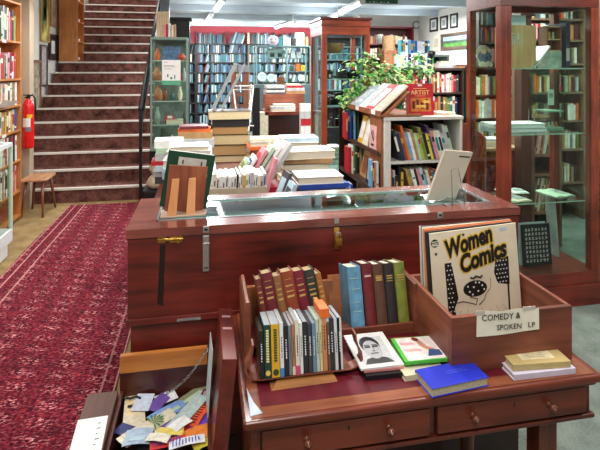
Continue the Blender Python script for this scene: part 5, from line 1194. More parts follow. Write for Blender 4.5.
zl_ = flat_stack(.33, 3.0, TZ, [('dark green', .26, .2, .045, 'front'), ('white', .27, .2, .04, 'front'), ('crimson', .25, .2, .035, 'front')], 'the low pile under the leaning books', 'low pile under the leaning books', jit=.004)
for k, (lab, c, t_, h, face) in enumerate((('olive patterned book leaning first at the left', 'pale green', .018, .17, 'olive green'), ('royal blue and white book leaning second', 'white', .016, .19, 'royal blue'), ('pink covered book leaning third in the middle', 'pink', .02, .24, 'crimson'), ('pale green book with a grey picture leaning fourth', 'pale green', .02, .26, 'pale grey'), ('white book leaning right of the pale green one', 'white', .022, .27, 'pale grey'), ('large white book leaning next to last', 'white', .026, .285, 'white'), ('pale grey book leaning last at the right', 'pale grey', .022, .27, 'charcoal'))):
    leanbook(lab, c, .165+k*.034, 2.92+.006*k, zl_+.014, t_, .17, h, A, 0, face=face)
for k, (lab, c, x, y, h, a, rz, face) in enumerate((('lilac pink thin book leaning against the blue pile', 'pink', .30, 2.84, .30, 24, 0, None), ('dark picture book leaning beside the lilac one', 'charcoal', .355, 2.68, .25, 30, .1, 'pale blue'), ('pale blue patterned book leaning at the front right of the tray', 'pale blue', .36, 2.56, .22, 34, .05, 'charcoal'), ('dark red book leaning lowest at the front', 'dark red', .395, 2.55, .16, 38, 0, 'pink'))):
    leanbook(lab, c, x+.02, y, TZ+.012, .02, .12, h, radians(-a) if False else radians(a*.7), rz, face=face, grp='books leaning by the blue pile')
# blue pile
flat_stack(.655, 2.83, TZ, [('dark brown', .27, .2, .02, 'left'), ('pale grey', .29, .21, .02, 'back'), ('dark red', .29, .21, .02, 'front'), ('cream', .30, .21, .024, 'back', '#e9e2cf'), ('black', .30, .21, .018, 'front'), ('dark red', .29, .2, .018, 'front'), ('charcoal', .28, .2, .016, 'front'), ('royal blue', .29, .21, .026, 'front'), ('white', .265, .2, .04, 'back', '#e3dac4')], 'the pile with a blue book behind chest', 'books in the blue pile')
flat_stack(.66, 3.20, TZ, [('dark red', .3, .22, .04, 'front'), ('charcoal', .3, .21, .045, 'front'), ('cream', .31, .21, .04, 'back'), ('pale grey', .3, .21, .04, 'front'), ('dark brown', .3, .21, .045, 'back'), ('tan', .31, .22, .03, 'front'), ('cream', .33, .22, .05, 'back', '#ddd2bb')], 'the pile just behind the blue one', 'books in the second pile')
flat_stack(.68, 3.62, TZ, [('charcoal', .3, .23, .06, 'front'), ('crimson', .3, .22, .055, 'front'), ('dark red', .3, .22, .05, 'front'), ('white', .32, .22, .05, 'front'), ('charcoal', .28, .21, .03, 'front'), ('white', .3, .22, .04, 'back', '#cfc4ac'), ('pale blue', .27, .2, .03, 'front')], 'the third pile along the table', 'books in the third pile')
flat_stack(.50, 3.98, TZ, [('cream', .3, .22, .05, 'back'), ('charcoal', .3, .22, .05, 'front'), ('tan', .3, .22, .04, 'back'), ('rust brown', .28, .22, .04, 'front'), ('orange', .3, .22, .025, 'front'), ('pale grey', .26, .2, .03, 'back'), ('cream', .24, .19, .025, 'front')], 'the pile in front of the bureau', 'books in the fourth pile')
flat_stack(-.09, 3.42, TZ, [('pale grey', .3, .22, .055, 'front'), ('white', .31, .22, .05, 'back', '#e6e4e0'), ('pale blue', .3, .22, .04, 'front'), ('pale grey', .33, .23, .025, 'front'), ('white', .31, .22, .05, 'back', '#dcdad4'), ('charcoal', .29, .21, .012, 'front'), ('white', .28, .21, .045, 'back', '#e9e7e2'), ('white', .25, .2, .03, 'back')], 'the wide white pile behind the green book', 'books in the wide white pile')
flat_stack(-.24, 3.75, TZ, [('charcoal', .2, .2, .05, 'front'), ('pale grey', .2, .19, .04, 'front'), ('pale blue', .21, .2, .04, 'front'), ('crimson', .2, .2, .03, 'front'), ('pale grey', .2, .2, .05, 'front'), ('pale green', .19, .19, .04, 'front'), ('white', .2, .2, .05, 'front')], 'the narrow pile at the table left end', 'books in the narrow left pile')
flat_stack(-.06, 4.05, TZ, [('white', .3, .22, .1, 'back'), ('cream', .3, .22, .1, 'back'), ('pale grey', .28, .2, .07, 'front'), ('tan', .26, .2, .05, 'front'), ('orange', .25, .2, .025, 'front'), ('dark red', .22, .18, .02, 'front')], 'the pile topped with red and orange books', 'books in the red topped pile')
zt = flat_stack(.215, 4.2, TZ, [('crimson', .31, .22, .055, 'back', '#c9a090'), ('dark brown', .32, .23, .055, 'back', '#c9b68e'), ('black', .3, .22, .085, 'back', '#b08c5c'), ('dark brown', .33, .24, .082, 'back', '#cbb58a'), ('black', .29, .22, .065, 'back', '#a9824e'), ('black', .30, .22, .055, 'front'), ('dark brown', .34, .24, .07, 'back', '#d9c9a0')], 'the tall pile of heavy old volumes', 'heavy old volumes in the tall pile', jit=.006)
# display frames standing on the tall pile
lf_ = thing('leaning_frame_stand', 'pair of long silver flat rails leaning to the right above the old volumes', 'easel', (.08, 4.22, zt+.006))
MB().bar((0, 0, 0), (.20, .05, .385), .01, .028).build('rail', SILV, lf_); MB().bar((.072, -.01, 0), (.27, .04, .37), .008, .022).build('rail', SILV, lf_)
MB().bar((.0, 0, .0), (.04, 0, 0), .012, .012).build('cross_bar', SILV, lf_); MB().bar((.21, .05, .37), (.22, .10, 0.0), .008, .01).build('prop', WIRE, lf_)
we2 = thing('white_folding_easel', 'white metal folding easel standing behind the old volumes', 'easel', (W(243, 120, Y=4.6).x, 4.6, 0))
def wl_(u, v): p = W(u, v, Y=4.6); return (p.x-we2.location.x, 0, p.z)
def lg(u0, v0, u1, v1, dy=0): a = Vector(wl_(u0, v0)); b = Vector(wl_(u1, v1)); a.y += dy*0; b.y += dy; return a, b
for (q, r3) in (((233, 87, 238, 125, 0), .006), ((253.5, 87, 249, 127, 0), .006)): a, b = lg(*q); b2 = a+(b-a)*((a.z)/(a.z-b.z)) ; MB().tube([a, b2], r3, 6).build('leg', WHITE, we2)
a, b = lg(251, 88, 237, 126, .14); b2 = a+(b-a)*(a.z/(a.z-b.z)); b2.y = .25; b2.x = a.x-.05; MB().tube([a, b2], .01, 6).build('leg', SILV, we2)
MB().tube([wl_(232, 86), wl_(254, 86)], .007, 6).tube([wl_(233, 89.5), wl_(254, 89.5)], .004, 6).build('cross_bar', WHITE, we2); MB().tube([wl_(237, 124.5), wl_(254, 126)], .007, 6).build('cross_bar', WHITE, we2)
wd = thing('wooden_frame_easel', 'brown wooden frame standing behind the white folding easel', 'easel', (W(238, 100, Y=5.6).x, 5.6, 0))
def wf(u, v): p = W(u, v, Y=5.6); return (p.x-wd.location.x, 0, p.z)
for u in (234, 246): a = wf(u, 72); MB().box(a[0]-.03, a[0]+.03, 0, .03, 0, a[2]).build('upright', wood('easel_brown', '#6a3c28', '#9a6044', 'Z'), wd)
a = wf(232, 65); b = wf(249, 72); MB().box(a[0], b[0], -.01, -.0005, b[2], a[2]).build('grey_panel', paint('#8a8c94', .5), wd)
for v in (83, 95, 106): a = wf(234, v); b = wf(246, v); MB().box(a[0]+.031, b[0]-.031, .005, .025, a[2]-.015, a[2]+.015).build('rung', wood('easel_brown', '#6a3c28', '#9a6044', 'Z'), wd)
dp = thing('black_speaker_stand', 'slim black upright stand beside the white easel', 'stand', (W(256, 80, Y=5.7).x, 5.7, 0))
MB().box(-.04, .04, -.04, .04, 0, 1.38).build('column', BLK, dp, bevel=.004); MB().box(-.12, .12, -.12, .12, 0, .03).build('base', BLK, dp) if False else None

# ------------------------------------------------------------------ BUREAU and glass cabinet behind
bu = thing('wooden_bureau', 'old brown wooden bureau piled with papers in front of the back shelves', 'bureau', (W(265, 95, Y=6.4).x, 6.4, 0))
bw_ = W(304, 95, Y=6.4).x-bu.location.x; zt_ = W(285, 94, Y=6.4).z; zl = W(285, 110, Y=6.4).z
bwd = wood('bureau_wood', '#6a3526', '#96563c', 'X', .4)
MB().box(0, bw_, .0, .3, zl, zt_).build('upper_case', bwd, bu, bevel=.003); MB().box(-.03, bw_+.05, -.25, .3, zl-.04, zl-.0005).build('writing_shelf', DKX, bu); MB().box(0, bw_, -.15, .3, .06, zl-.0405).build('lower_case', DRK, bu)
MB().box(.02, bw_-.02, -.004, 0, zl+.02, zt_-.02).build('flap', bwd, bu, bevel=.001)
bx_ = bu.location.x
flat_stack(bx_+.22, 6.28, zl+.0005, [('white', .3, .2, .03, 'back'), ('pale grey', .3, .2, .03, 'front'), ('white', .26, .2, .025, 'back')], 'the papers on the bureau writing shelf', 'papers on the bureau shelf')
flat_stack(bx_+.14, 6.55, zt_+.0005, [('charcoal', .26, .2, .02, 'front'), ('white', .25, .2, .03, 'front'), ('charcoal', .22, .2, .02, 'front'), ('pale grey', .24, .2, .04, 'front')], 'the left pile on the bureau top', 'left pile on the bureau')
flat_stack(bx_+.40, 6.55, zt_+.0005, [('tan', .26, .2, .035, 'front'), ('pale grey', .24, .2, .04, 'front'), ('crimson', .22, .18, .03, 'front'), ('cream', .18, .17, .02, 'front')], 'the right pile on the bureau top', 'right pile on the bureau')
cvd = thing('pale_cabinet', 'pale cream low cabinet left of the bureau', 'cabinet', (bx_-.10, 6.15, 0)); MB().box(0, .11, 0, .2, 0, 1.05).build('carcass', paint('#b8b49c', .6), cvd); MB().box(.01, .10, -.006, 0, .05, 1.0).build('door', paint('#c4c0a8', .6), cvd)
for k in range(5):
    a = W(302, 88+k*8, Y=5.9)
    o = flat_mb(.13, .12, .085, 'front').build('book', [cmat(['white', 'pale grey', 'crimson', 'white', 'white'][4-k]), pages_mat('#e6e6e6')], None, (a.x+.04, 5.9, .74+k*.0855)); tag(o, 'thick %s volume %s in the pile left of the middle cabinet' % (['white', 'pale grey', 'crimson', 'white', 'white'][4-k], ['lowest', 'second lowest', 'middle', 'second highest', 'highest'][k]), 'book', 'thick volumes left of the middle cabinet')
sd = thing('side_table', 'small dark table carrying the thick white volumes', 'table', (W(302, 88, Y=5.9).x-.05, 5.8, 0)); MB().box(0, .2, 0, .2, .7, .7395).build('tabletop', DRK, sd)
for (x, y) in ((.0, .0), (.17, 0), (0, .17), (.17, .17)): MB().box(x, x+.03, y, y+.03, 0, .6995).build('leg', DRK, sd)
# glazed cabinet Y 8
ga, gb_ = W(256, 45, Y=8).x, W(311, 45, Y=8).x
gq = thing('glass_cabinet', 'wide green glass cabinet of china in front of the back bookcase', 'display case', (ga, 8, 0)); w = gb_-ga; FZ = 1.965
MB().box(0, w, 0, .4, 0, 1.33).build('base', paint('#4a5a5c', .5), gq)
for (x, y) in ((0, 0), (w-.02, 0), (0, .38), (w-.02, .38), (w*.55, 0)): MB().box(x, x+.02, y, y+.02, 1.3305, FZ-.0205).build('post', paint('#6e8a8c', .4), gq)
MB().box(0, w, 0, .4, FZ-.02, FZ).build('top_board', paint('#5a7476', .4), gq)
MB().box(.02, w-.02, .005, .009, 1.331, FZ-.021).build('front_glass', GREENGL, gq)
for z in (1.55, 1.76): MB().box(.021, w-.021, .021, .379, z-.008, z).build('glass_shelf', GREENGL, gq); MB().box(.021, w-.021, .018, .0205, z-.01, z).build('shelf_edge', paint('#56706e', .4), gq)
def plate(lab, u, v, r, y=8.12):
    a = W(u, v, Y=y); o = thing('china_plate', lab, 'plate', (a.x, y, a.z), (radians(-8), 0, 0), 'china plates in the glass cabinet')
    Mm = Matrix.Rotation(pi/2, 4, 'X')
    MB().lathe([(.0001, .0), (r*.55, .0), (r*.62, .006), (r, .014), (r, .018), (r*.6, .010), (.0001, .008)], 24, 0, Mm).build('plate', WHITE, o)
    MB().lathe([(r*.45, .0165), (r*.45, .018)], 20, 0, Matrix.Translation((0, .007, 0)) @ Mm, False).build('plate_centre', cmat('pale blue'), o)
za = W(270, 77, Y=8.12).z
plate('white china plate at the left of the cabinet lower shelf', 262, 77, .075); plate('white and blue china plate beside the first one', 271, 78, .07); plate('small white plate at the right of the lower shelf', 301, 78, .055)
mh = thing('model_house', 'grey blue model house with two dark windows on the cabinet shelf', 'model house', (W(267, 60, Y=8.12).x, 8.1, 1.7605)); hw = W(285, 60, Y=8.12).x-mh.location.x
MB().box(0, hw, 0, .15, 0, .10).build('wall', paint('#6f8c90', .5), mh); MB().prism([(-.01, .1005), (hw+.01, .1005), (hw-.04, .16), (.04, .16)], -.01, .16).build('roof', paint('#8fa4a4', .5), mh)
for x in (.05, hw-.12): MB().box(x, x+.07, -.003, 0, .02, .08).build('window', BLK, mh)
for k, (c, u, v, wd_, h) in enumerate((('white', 293, 57, .07, .12), ('pale grey', 299, 57, .07, .11), ('orange', 298, 71, .08, .12), ('mustard yellow', 303, 71, .07, .1), ('rust brown', 281, 82, .12, .12), ('dark green', 289, 82, .08, .1), ('charcoal', 292, 71, .06, .08))):
    a = W(u, v, Y=8.15); z = min((1.3305, 1.5505, 1.7605), key=lambda q: abs(q-a.z))
    o = MB().box(-wd_/2, wd_/2, 0, .06, 0, h).build('china_box', paint(PAL[c], .4, 0, .3, 30), None, (a.x, 8.15, z)); tag(o, '%s box among the china, shelf %s' % (c, {1.3305: 'at the bottom', 1.5505: 'in the middle', 1.7605: 'at the top'}[z]) + ', %s listed' % ORD[k] if False else '%s box standing on the %s shelf of the china cabinet' % (c, {1.3305: 'bottom', 1.5505: 'middle', 1.7605: 'top'}[z]), 'box', 'boxes in the china cabinet')
fcz = FZ+.0005
fp = thing('face_plaque', 'round grey plaque with a pink smile on top of the china cabinet', 'plaque', (W(273, 45, Y=8.1).x, 8.1, fcz+.085))
Mm = Matrix.Rotation(pi/2, 4, 'X'); MB().lathe([(.0001, 0), (.09, 0), (.09, .02), (.0001, .024)], 26, 0, Matrix.Scale(1, 4) @ Mm).build('disc', paint('#b3b0b8', .5), fp)
MB().tube([(-.04, -.027, -.02), (0, -.03, -.04), (.04, -.027, -.02)], .007, 6).build('smile', paint('#c0485a', .5), fp)
for x in (-.035, .035): MB().lathe([(.0001, 0), (.012, 0), (.012, .006)], 12, 0, Matrix.Translation((x, -.022, .02)) @ Mm).build('eye', paint('#7a4a5a', .5), fp)
for k, (c, u, ww, h) in enumerate((('teal', 281, .05, .15), ('pale green', 285, .06, .16), ('white', 289, .05, .13), ('black', 294, .07, .12), ('cream', 300, .14, .22), ('tan', 307, .04, .15))):
    o = MB(); book_mb(o, ww, .12, h); o = o.build('book', [cmat(c), PAGES], None, (W(u, 45, Y=8.1).x-ww/2, 8.1, fcz)); tag(o, '%s book standing on top of the china cabinet' % c, 'book', 'books on the china cabinet')

# ------------------------------------------------------------------ BACK WALL BOOKCASES
bcx = [(W(186, 60, Y=12.4).x, W(196, 60, Y=12.4).x), (W(196.3, 60, Y=12.4).x, W(248, 60, Y=12.4).x), (W(248.3, 60, Y=12.4).x, W(311, 60, Y=12.4).x)]
stuff = StuffBooks()
SH = [.25, .51, .76, 1.0, 1.25, 1.495, 1.745, 1.975, 2.2]
for k, (x0, x1) in enumerate(bcx):
    cs = thing('wall_bookcase', ['narrow black bookcase at the left end of the red wall', 'wide black bookcase under the red wall with many full shelves', 'light brown edged bookcase at the right of the red wall'][k], 'bookcase', (x0, 12.42, 0)); w = x1-x0
    BM = BLKW if k < 2 else wood('shelf_tan', '#6a5a48', '#8a7860', 'Z')
    MB().box(0, .03, 0, .3, 0, 2.2).build('side_panel', BM, cs); MB().box(w-.03, w, 0, .3, 0, 2.2).build('side_panel', BM, cs); MB().box(.0305, w-.0305, .28, .3, 0, 2.2).build('back_panel', BLKW, cs)
    for z in SH: MB().box((.0305 if z < 2.2 else 0), (w-.0305 if z < 2.2 else w), 0, .279, z-.03, z+(-.0 if z < 2.2 else 0)-.0005).build('shelf', BLKW, cs)
    if k == 1: MB().box(w*.27, w*.27+.03, .001, .278, SH[-4], SH[-1]-.031).build('divider', BLKW, cs)
    for j, z in enumerate(SH):
        segs = [(x0+.035, x1-.035)] if k != 1 or j in (8,) else [(x0+.035, x0+w*.265), (x0+w*.27+.035, x1-.035)]
        for (a, b) in segs:
            ind = (j == 8)
            shelfrow(a, 12.44, z+.0005, b-a, 0, 'the top of %s' % ['the narrow black bookcase', 'the wide black bookcase', 'the light brown edged bookcase'][k] if ind else '', ['books on top of the narrow black bookcase', 'books on top of the wide black bookcase', 'books on top of the light brown edged bookcase'][k], COOL, hr=(.17, .215) if not ind else (.2, .3), wr=(.018, .036) if not ind else (.03, .055), dr=(.14, .2), clear=.235 if not ind else .33,
                     stuff=stuff, leans=([(.6, .97, radians(18))] if ind and k == 1 else [(.45, .75, radians(14))] if R.random() < .4 else None))

# ------------------------------------------------------------------ RIGHT BACK: bookcases, red case, items
def bookcase(name, label, x0, x1, y, depth, top, shelves, m, back=BLKW, z0=0):
    o = thing(name, label, 'bookcase', (x0, y, z0)); w = x1-x0
    MB().box(0, .025, 0, depth, 0, top-.03).build('side_panel', m, o); MB().box(w-.025, w, 0, depth, 0, top-.03).build('side_panel', m, o); MB().box(0, w, -.01, depth, top-.0295, top).build('top_board', m, o)
    MB().box(.0255, w-.0255, depth-.01, depth, 0, top-.03).build('back_panel', back, o)
    for z in shelves: MB().box(.0255, w-.0255, .0, depth-.0105, z-.022, z).build('shelf', m, o)
    return o
dx0, dx1 = 2.25, 3.07
bookcase('dark_bookcase', 'dark topped bookcase of paperbacks behind the white bookcase', dx0, dx1, 5.5, .28, 1.6, (.4, .73, 1.03, 1.31), paint('#3a2a26', .5))
shelfrow(dx0+.03, 5.52, 1.3105, dx1-dx0-.06, 0, 'the top shelf of the dark topped bookcase', 'paperbacks on the dark topped bookcase, top shelf', WARM, hr=(.2, .245), wr=(.02, .036), clear=.255)
shelfrow(dx0+.03, 5.52, 1.0305, dx1-dx0-.06, 0, 'the second shelf of the dark topped bookcase', 'paperbacks on the dark topped bookcase, second shelf', MIX, hr=(.2, .24), wr=(.02, .036), clear=.25)
z = 1.6005
shelfrow(W(407, 62, Y=5.55).x, 5.58, z, .34, 0, 'top of the dark topped bookcase', 'books on top of the dark bookcase', MIX, hr=(.14, .2), wr=(.025, .04), dr=(.12, .15), clear=.3, cols=['cream', 'pale blue', 'navy blue', 'white', 'pink', 'white', 'teal', 'charcoal', 'pale grey', 'navy blue'])
a = W(438, 66, Y=5.6)
flat_stack(a.x+.08, 5.62, z, [('pale grey', .17, .14, .03, 'front'), ('white', .15, .13, .03, 'front'), ('cream', .14, .12, .02, 'front')], 'the little pile right of the blue binders', 'little pile on the dark bookcase')
flat_stack(a.x+.32, 5.62, z, [('tan', .2, .14, .02, 'front'), ('dark red', .18, .13, .018, 'front')], 'the low pile beside the landscape painting', 'low pile on the dark bookcase')
bl = thing('black_lamp', 'small black desk lamp behind the little pile of books', 'lamp', (a.x-.03, 5.72, z)); MB().lathe([(.05, 0), (.05, .012), (.012, .02), (.01, .12), (.03, .13), (.055, .19), (.02, .21)], 16).build('lamp_body', BLK, bl)
ec = bookcase('pale_shelf_unit', 'pale low shelf unit with blue binders on it near the right wall', W(404, 50, Y=6.9).x-.03, W(404, 50, Y=6.9).x+.72, 6.9, .3, 1.8, (1.0, 1.4), paint('#9aa6a4', .5))
shelfrow(W(404, 50, Y=6.9).x, 6.93, 1.8005, .46, 0, 'top of the pale low shelf unit', 'blue binders on the pale shelf unit', COOL, hr=(.19, .22), wr=(.03, .045), clear=.3, name='binder', cols=['teal', 'sky blue', 'white', 'sky blue', 'royal blue', 'teal', 'royal blue', 'pale grey', 'pale grey', 'pale grey', 'navy blue'])
gbx = W(422, 57, Y=6.1)
go = thing('green_box', 'bright green box in front of the blue binders', 'box', (W(420, 55, Y=6.25).x, 6.25, 1.6)); MB().box(0, .2, 0, .15, .06, .17).build('box_body', paint('#5aa860', .5), go); MB().box(-.003, .203, -.003, .153, .1705, .185).build('box_lid', paint('#6cb870', .5), go)
gs = thing('white_plinth', 'white plinth carrying the green box', 'plinth', (W(420, 55, Y=6.25).x-.02, 6.23, 0)); MB().box(0, .24, 0, .19, 0, 1.6595).build('body', WP, gs)
rc = bookcase('red_bookcase', 'dark red open bookcase against the cream back wall', W(364, 50, Y=8.9).x, W(414, 50, Y=8.9).x, 8.9, .35, W(414, 27, Y=8.9).z, (1.2, 1.5, 1.80, 2.05), paint('#6a1c26', .5), back=paint('#5a3430', .6))
rx0_, rx1_ = W(364, 50, Y=8.9).x, W(414, 50, Y=8.9).x
for j, z in enumerate((1.8, 2.05)):
    shelfrow(rx0_+.04, 8.93, z+.0005, rx1_-rx0_-.09, 0, 'the %s shelf of the dark red bookcase' % ('middle' if j == 0 else 'top'), 'books on the %s shelf of the red bookcase' % ('middle' if j == 0 else 'top'), ['tan', 'cream', 'rust brown', 'white', 'pale grey', 'dark red', 'cream'], hr=(.14, .19), wr=(.03, .055), clear=.24 if j == 0 else .22, stuff=stuff)
bk2 = thing('wicker_basket', 'tan wicker basket on the top of the dark red bookcase shelf', 'basket', (W(389, 45, Y=8.7).x, 8.72, 0)); 
MB().lathe([(.11, 1.92), (.12, 2.1), (.115, 2.19), (.10, 2.19), (.09, 1.94), (0, 1.93)], 20).build('basket', paint('#a8805a', .8, 0, .3, 60, .5), bk2); MB().box(-.12, .12, -.1, .1, 0, 1.919).build('stand', BRNZ, bk2)
ck = thing('wall_clock', 'small round dark wall clock at the corner of the cream wall', 'clock', (W(416, 25, Y=9.28).x, 9.28, W(416, 25, Y=9.28).z)); MB().lathe([(.075, 0), (.075, .02), (.06, .02), (.06, .012), (0.0001, .012)], 22, 0, Mm).build('rim', paint('#3f5a50', .4), ck); MB().lathe([(.0001, .013), (.058, .013), (.058, .015)], 22, 0, Mm).build('dial', WHITE, ck)
# right-hand bookcase seen through the cabinet
bookcase('tall_bookcase', 'tall bookcase of paperbacks seen through the mahogany cabinet', 3.1, 4.15, 5.45, .3, 1.62, (.45, .73, 1.0, 1.28), paint('#4a362c', .5))
for j, z in enumerate((.73, 1.0, 1.28)):
    shelfrow(3.13, 5.47, z+.0005, .99, 0, 'the %s shelf of the bookcase behind the cabinet' % ['lower', 'middle', 'upper'][j], 'books behind the cabinet, %s shelf' % ['lower', 'middle', 'upper'][j], ['cream', 'white', 'pale grey', 'orange', 'pale green', 'tan', 'charcoal', 'olive green', 'dark green', 'teal'], hr=(.2, .24), wr=(.026, .042), clear=.25, stuff=stuff)
for k, (u0, u1, v0, v1) in enumerate(((429.5, 437, 18, 31.5), (440, 447, 16, 29.5), (450, 457, 13.5, 28))):
    y1, y0 = W(u0, 30, X=XR-.02).y, W(u1, 30, X=XR-.02).y; z0 = W((u0+u1)/2, v1, X=XR-.02).z; z1 = W((u0+u1)/2, v0, X=XR-.02).z
    o = thing('framed_print', 'small black framed print on the right wall, %s from the corner' % ORD[k], 'picture', (XR, y0, z0), group='small framed prints on the right wall'); w, h = y1-y0, z1-z0
    MB().box(-.02, 0, 0, w, 0, .03).box(-.02, 0, 0, w, h-.03, h).box(-.02, 0, 0, .03, .03, h-.03).box(-.02, 0, w-.03, w, .03, h-.03).build('frame', BLK, o); MB().box(-.01, 0, .03, w-.03, .03, h-.03).build('mount', WHITE, o); MB().box(-.012, -.01, w*.3, w*.7, h*.3, h*.7).build('print', paint('#9aa09c', .5, 0, .3, 40), o)
y1, y0 = W(441, 40, X=XR-.02).y, W(470, 40, X=XR-.02).y; z1 = W(452, 33, X=XR-.02).z; z0 = W(452, 49.5, X=XR-.02).z; w, h = y1-y0, z1-z0
o = thing('landscape_painting', 'wide brown framed green field landscape painting on the right wall', 'picture', (XR, y0, z0)); MB().box(-.03, 0, 0, w, 0, .05).box(-.03, 0, 0, w, h-.05, h).box(-.03, 0, 0, .06, .05, h-.05).box(-.03, 0, w-.06, w, .05, h-.05).build('frame', wood('frame_dark', '#4a3c34', '#7a6658', 'Y'), o)
MB().box(-.012, 0, .06, w-.06, h*.55, h-.05).build('painted_sky', paint('#a9b7cc', .5, 0, .1, 4), o); MB().box(-.012, 0, .06, w-.06, .05, h*.38).build('painted_field', paint('#5f9a4a', .5, 0, .25, 8), o); MB().box(-.012, 0, .06, w-.06, h*.38, h*.55).build('painted_hills', paint('#4a6450', .5, 0, .3, 10), o)
y1, y0 = W(433, 40, X=XR-.02).y, W(440, 40, X=XR-.02).y
o = thing('framed_print', 'pale narrow framed print left of the landscape painting', 'picture', (XR, y0, z0)); MB().box(-.02, 0, 0, y1-y0, 0, h).build('frame', CREAM, o); MB().box(-.022, -.02, .05, y1-y0-.05, .06, h-.06).build('print', paint('#c8bea4', .6), o)

# things seen through the cabinet: dresser, post, record shelf, tub chair
dr_ = thing('carved_dresser', 'brown wooden chest of drawers seen through the cabinet glass', 'dresser', (2.42, 4.05, 0))
MB().box(0, .42, 0, .35, 0, .86).build('carcass', MAHX, dr_, bevel=.003); MB().box(-.01, .43, -.015, .35, .8605, .885).build('top_board', wood('dresser_top', '#8a6a4c', '#c0a078', 'X'), dr_)
for k, z in enumerate((.1, .35, .6)):
    q = MB().box(.03, .39, -.012, -.0005, z, z+.22).build('drawer', DKX, dr_, bevel=.003)
    for x in (.1, .32): MB().lathe([(.008, 0), (.006, .01), (.013, .018), (.006, .028)], 12, 0, Matrix.Translation((x, -.012, z+.11)) @ Mm).build('knob', DRK, q)
flat_stack(2.62, 4.2, .8855, [('white', .2, .2, .03, 'front'), ('cream', .2, .2, .02, 'front'), ('pale grey', .18, .18, .02, 'front')], 'the papers on the dresser behind the cabinet', 'papers on the dresser')
po = thing('wooden_post', 'broad dark brown wooden post seen through the cabinet', 'post', (2.72, 3.9, 0)); MB().box(0, .10, 0, .1, 0, 2.05).build('shaft', wood('post_wood', '#2e1712', '#5c3428', 'Z'), po, bevel=.003); MB().box(-.015, .115, -.015, .115, 2.0505, 2.09).build('cap', DRK, po)
rs = bookcase('record_shelf', 'small wooden shelf of upright records seen low through the cabinet', 2.86, 3.16, 3.95, .3, 1.16, (.32, .66, .83), wood('shelf_brown', '#5a3c2c', '#8a6448', 'Z'))
shelfrow(2.89, 3.98, .8305, .23, 0, 'the upper part of the small record shelf', 'upper records on the small shelf', WARM, hr=(.25, .28), wr=(.012, .02), clear=.29, leans=[(0, .8, radians(10))], name='record')
shelfrow(2.89, 3.98, .3205, .23, 0, 'the lower part of the small record shelf', 'lower records on the small shelf', ['olive green', 'pale green', 'tan', 'cream', 'rust brown', 'white'], hr=(.29, .31), wr=(.012, .024), clear=.32, leans=[(0, .8, radians(10))], name='record')
tc_ = thing('tub_chair', 'reddish brown wooden chair with rounded back behind the cabinet side', 'chair', (2.2, 3.85, 0))
n = 14; vs = []; fs = []
for j in range(n+1):
    a = radians(200+140*j/n)+pi; x, y = .19*cos(a), .19*sin(a); zt2 = 1.0+.12*sin(pi*j/n)
    vs += [(x, y, .45), (x*1.1, y*1.1, .45), (x, y, zt2), (x*1.1, y*1.1, zt2)]
for j in range(n):
    a = 4*j; fs += [(a, a+2, a+6, a+4), (a+1, a+5, a+7, a+3), (a+2, a+3, a+7, a+6), (a, a+4, a+5, a+1)]
fs += [(0, 1, 3, 2), (4*n, 4*n+2, 4*n+3, 4*n+1)]
MB().add(vs, fs).build('backrest', wood('chair_wood', '#5a2418', '#8c4430', 'Z'), tc_); MB().lathe([(.17, .40), (.19, .41), (.19, .44), (.15, .455), (0, .46)], 20).build('seat', paint('#3a2018', .6), tc_)
for k in range(4): MB().box(-.02, .02, -.02, .02, 0, .4, 0, Matrix.Translation((.12*(1 if k % 2 else -1), .12*(1 if k // 2 else -1), 0))).build('leg', DRK, tc_)
# right-most bookcase beyond the cabinet
eb = bookcase('edge_bookcase', 'dark bookcase just visible at the right edge behind the cabinet', 2.85, 3.35, 3.0, .3, 2.3, (.3, .58, .95, 1.3, 1.7), wood('edge_wood', '#3a1c12', '#a8622e', 'X'), z0=0)
for j, (z, c) in enumerate(((.3, 'teal'), (.58, 'charcoal'), (.95, 'crimson'), (1.3, 'rust brown'), (1.7, 'olive green'))):
    mb = MB(); book_mb(mb, .05, .2, .25); o = mb.build('book', [cmat(c), PAGES], None, (2.88, 3.03, z+.0005)); tag(o, '%s book at the left end of a shelf of the edge bookcase' % c, 'book', 'books in the edge bookcase')

# grey bookcase seen through the middle cabinet, and the tall one behind the right cabinet
g0, g1 = W(317, 50, Y=8.9).x, W(362, 50, Y=8.9).x
bookcase('grey_bookcase', 'grey bookcase seen through the middle cabinet left of the red bookcase', g0, g1, 8.9, .3, 2.2, (.9, 1.2, 1.48, 1.76, 2.0), paint('#66757a', .5))
for z in (.9, 1.2, 1.48, 1.76): shelfrow(g0+.03, 8.93, z+.0005, g1-g0-.06, 0, '', '', COOL, hr=(.17, .22), wr=(.02, .045), clear=.23, stuff=stuff)
bookcase('high_bookcase', 'high narrow bookcase seen through the right side of the mahogany cabinet', 3.30, 3.98, 4.62, .28, 2.35, (.4, .75, 1.05, 1.35, 1.65, 1.9, 2.12), wood('high_shelf', '#5a4030', '#8a6a50', 'Z'))
for z in (.4, .75, 1.05, 1.35, 1.65, 1.9, 2.12): shelfrow(3.33, 4.65, z+.0005, .62, 0, '', '', WARM+['sea grey', 'slate blue', 'tan'], hr=(.15, .19), wr=(.018, .04), clear=.2, stuff=stuff)
bookcase('far_bookcase', 'far bookcase behind the pine box with books up to its top', 3.62, 4.17, 6.1, .28, 2.42, (1.68, 1.95, 2.18), paint('#54463e', .5))
for z in (1.68, 1.95, 2.18): shelfrow(3.66, 6.13, z+.0005, .47, 0, '', '', WARM+['sea grey', 'slate blue', 'charcoal'], hr=(.15, .2), wr=(.02, .04), clear=.21, stuff=stuff)
sb = stuff.mb.build('shelved_books', [PAGES]+[cmat(c) for c in stuff.cols]); tag(sb, 'rows of small distant books filling the bookcases along the back walls', 'books', kind='stuff')

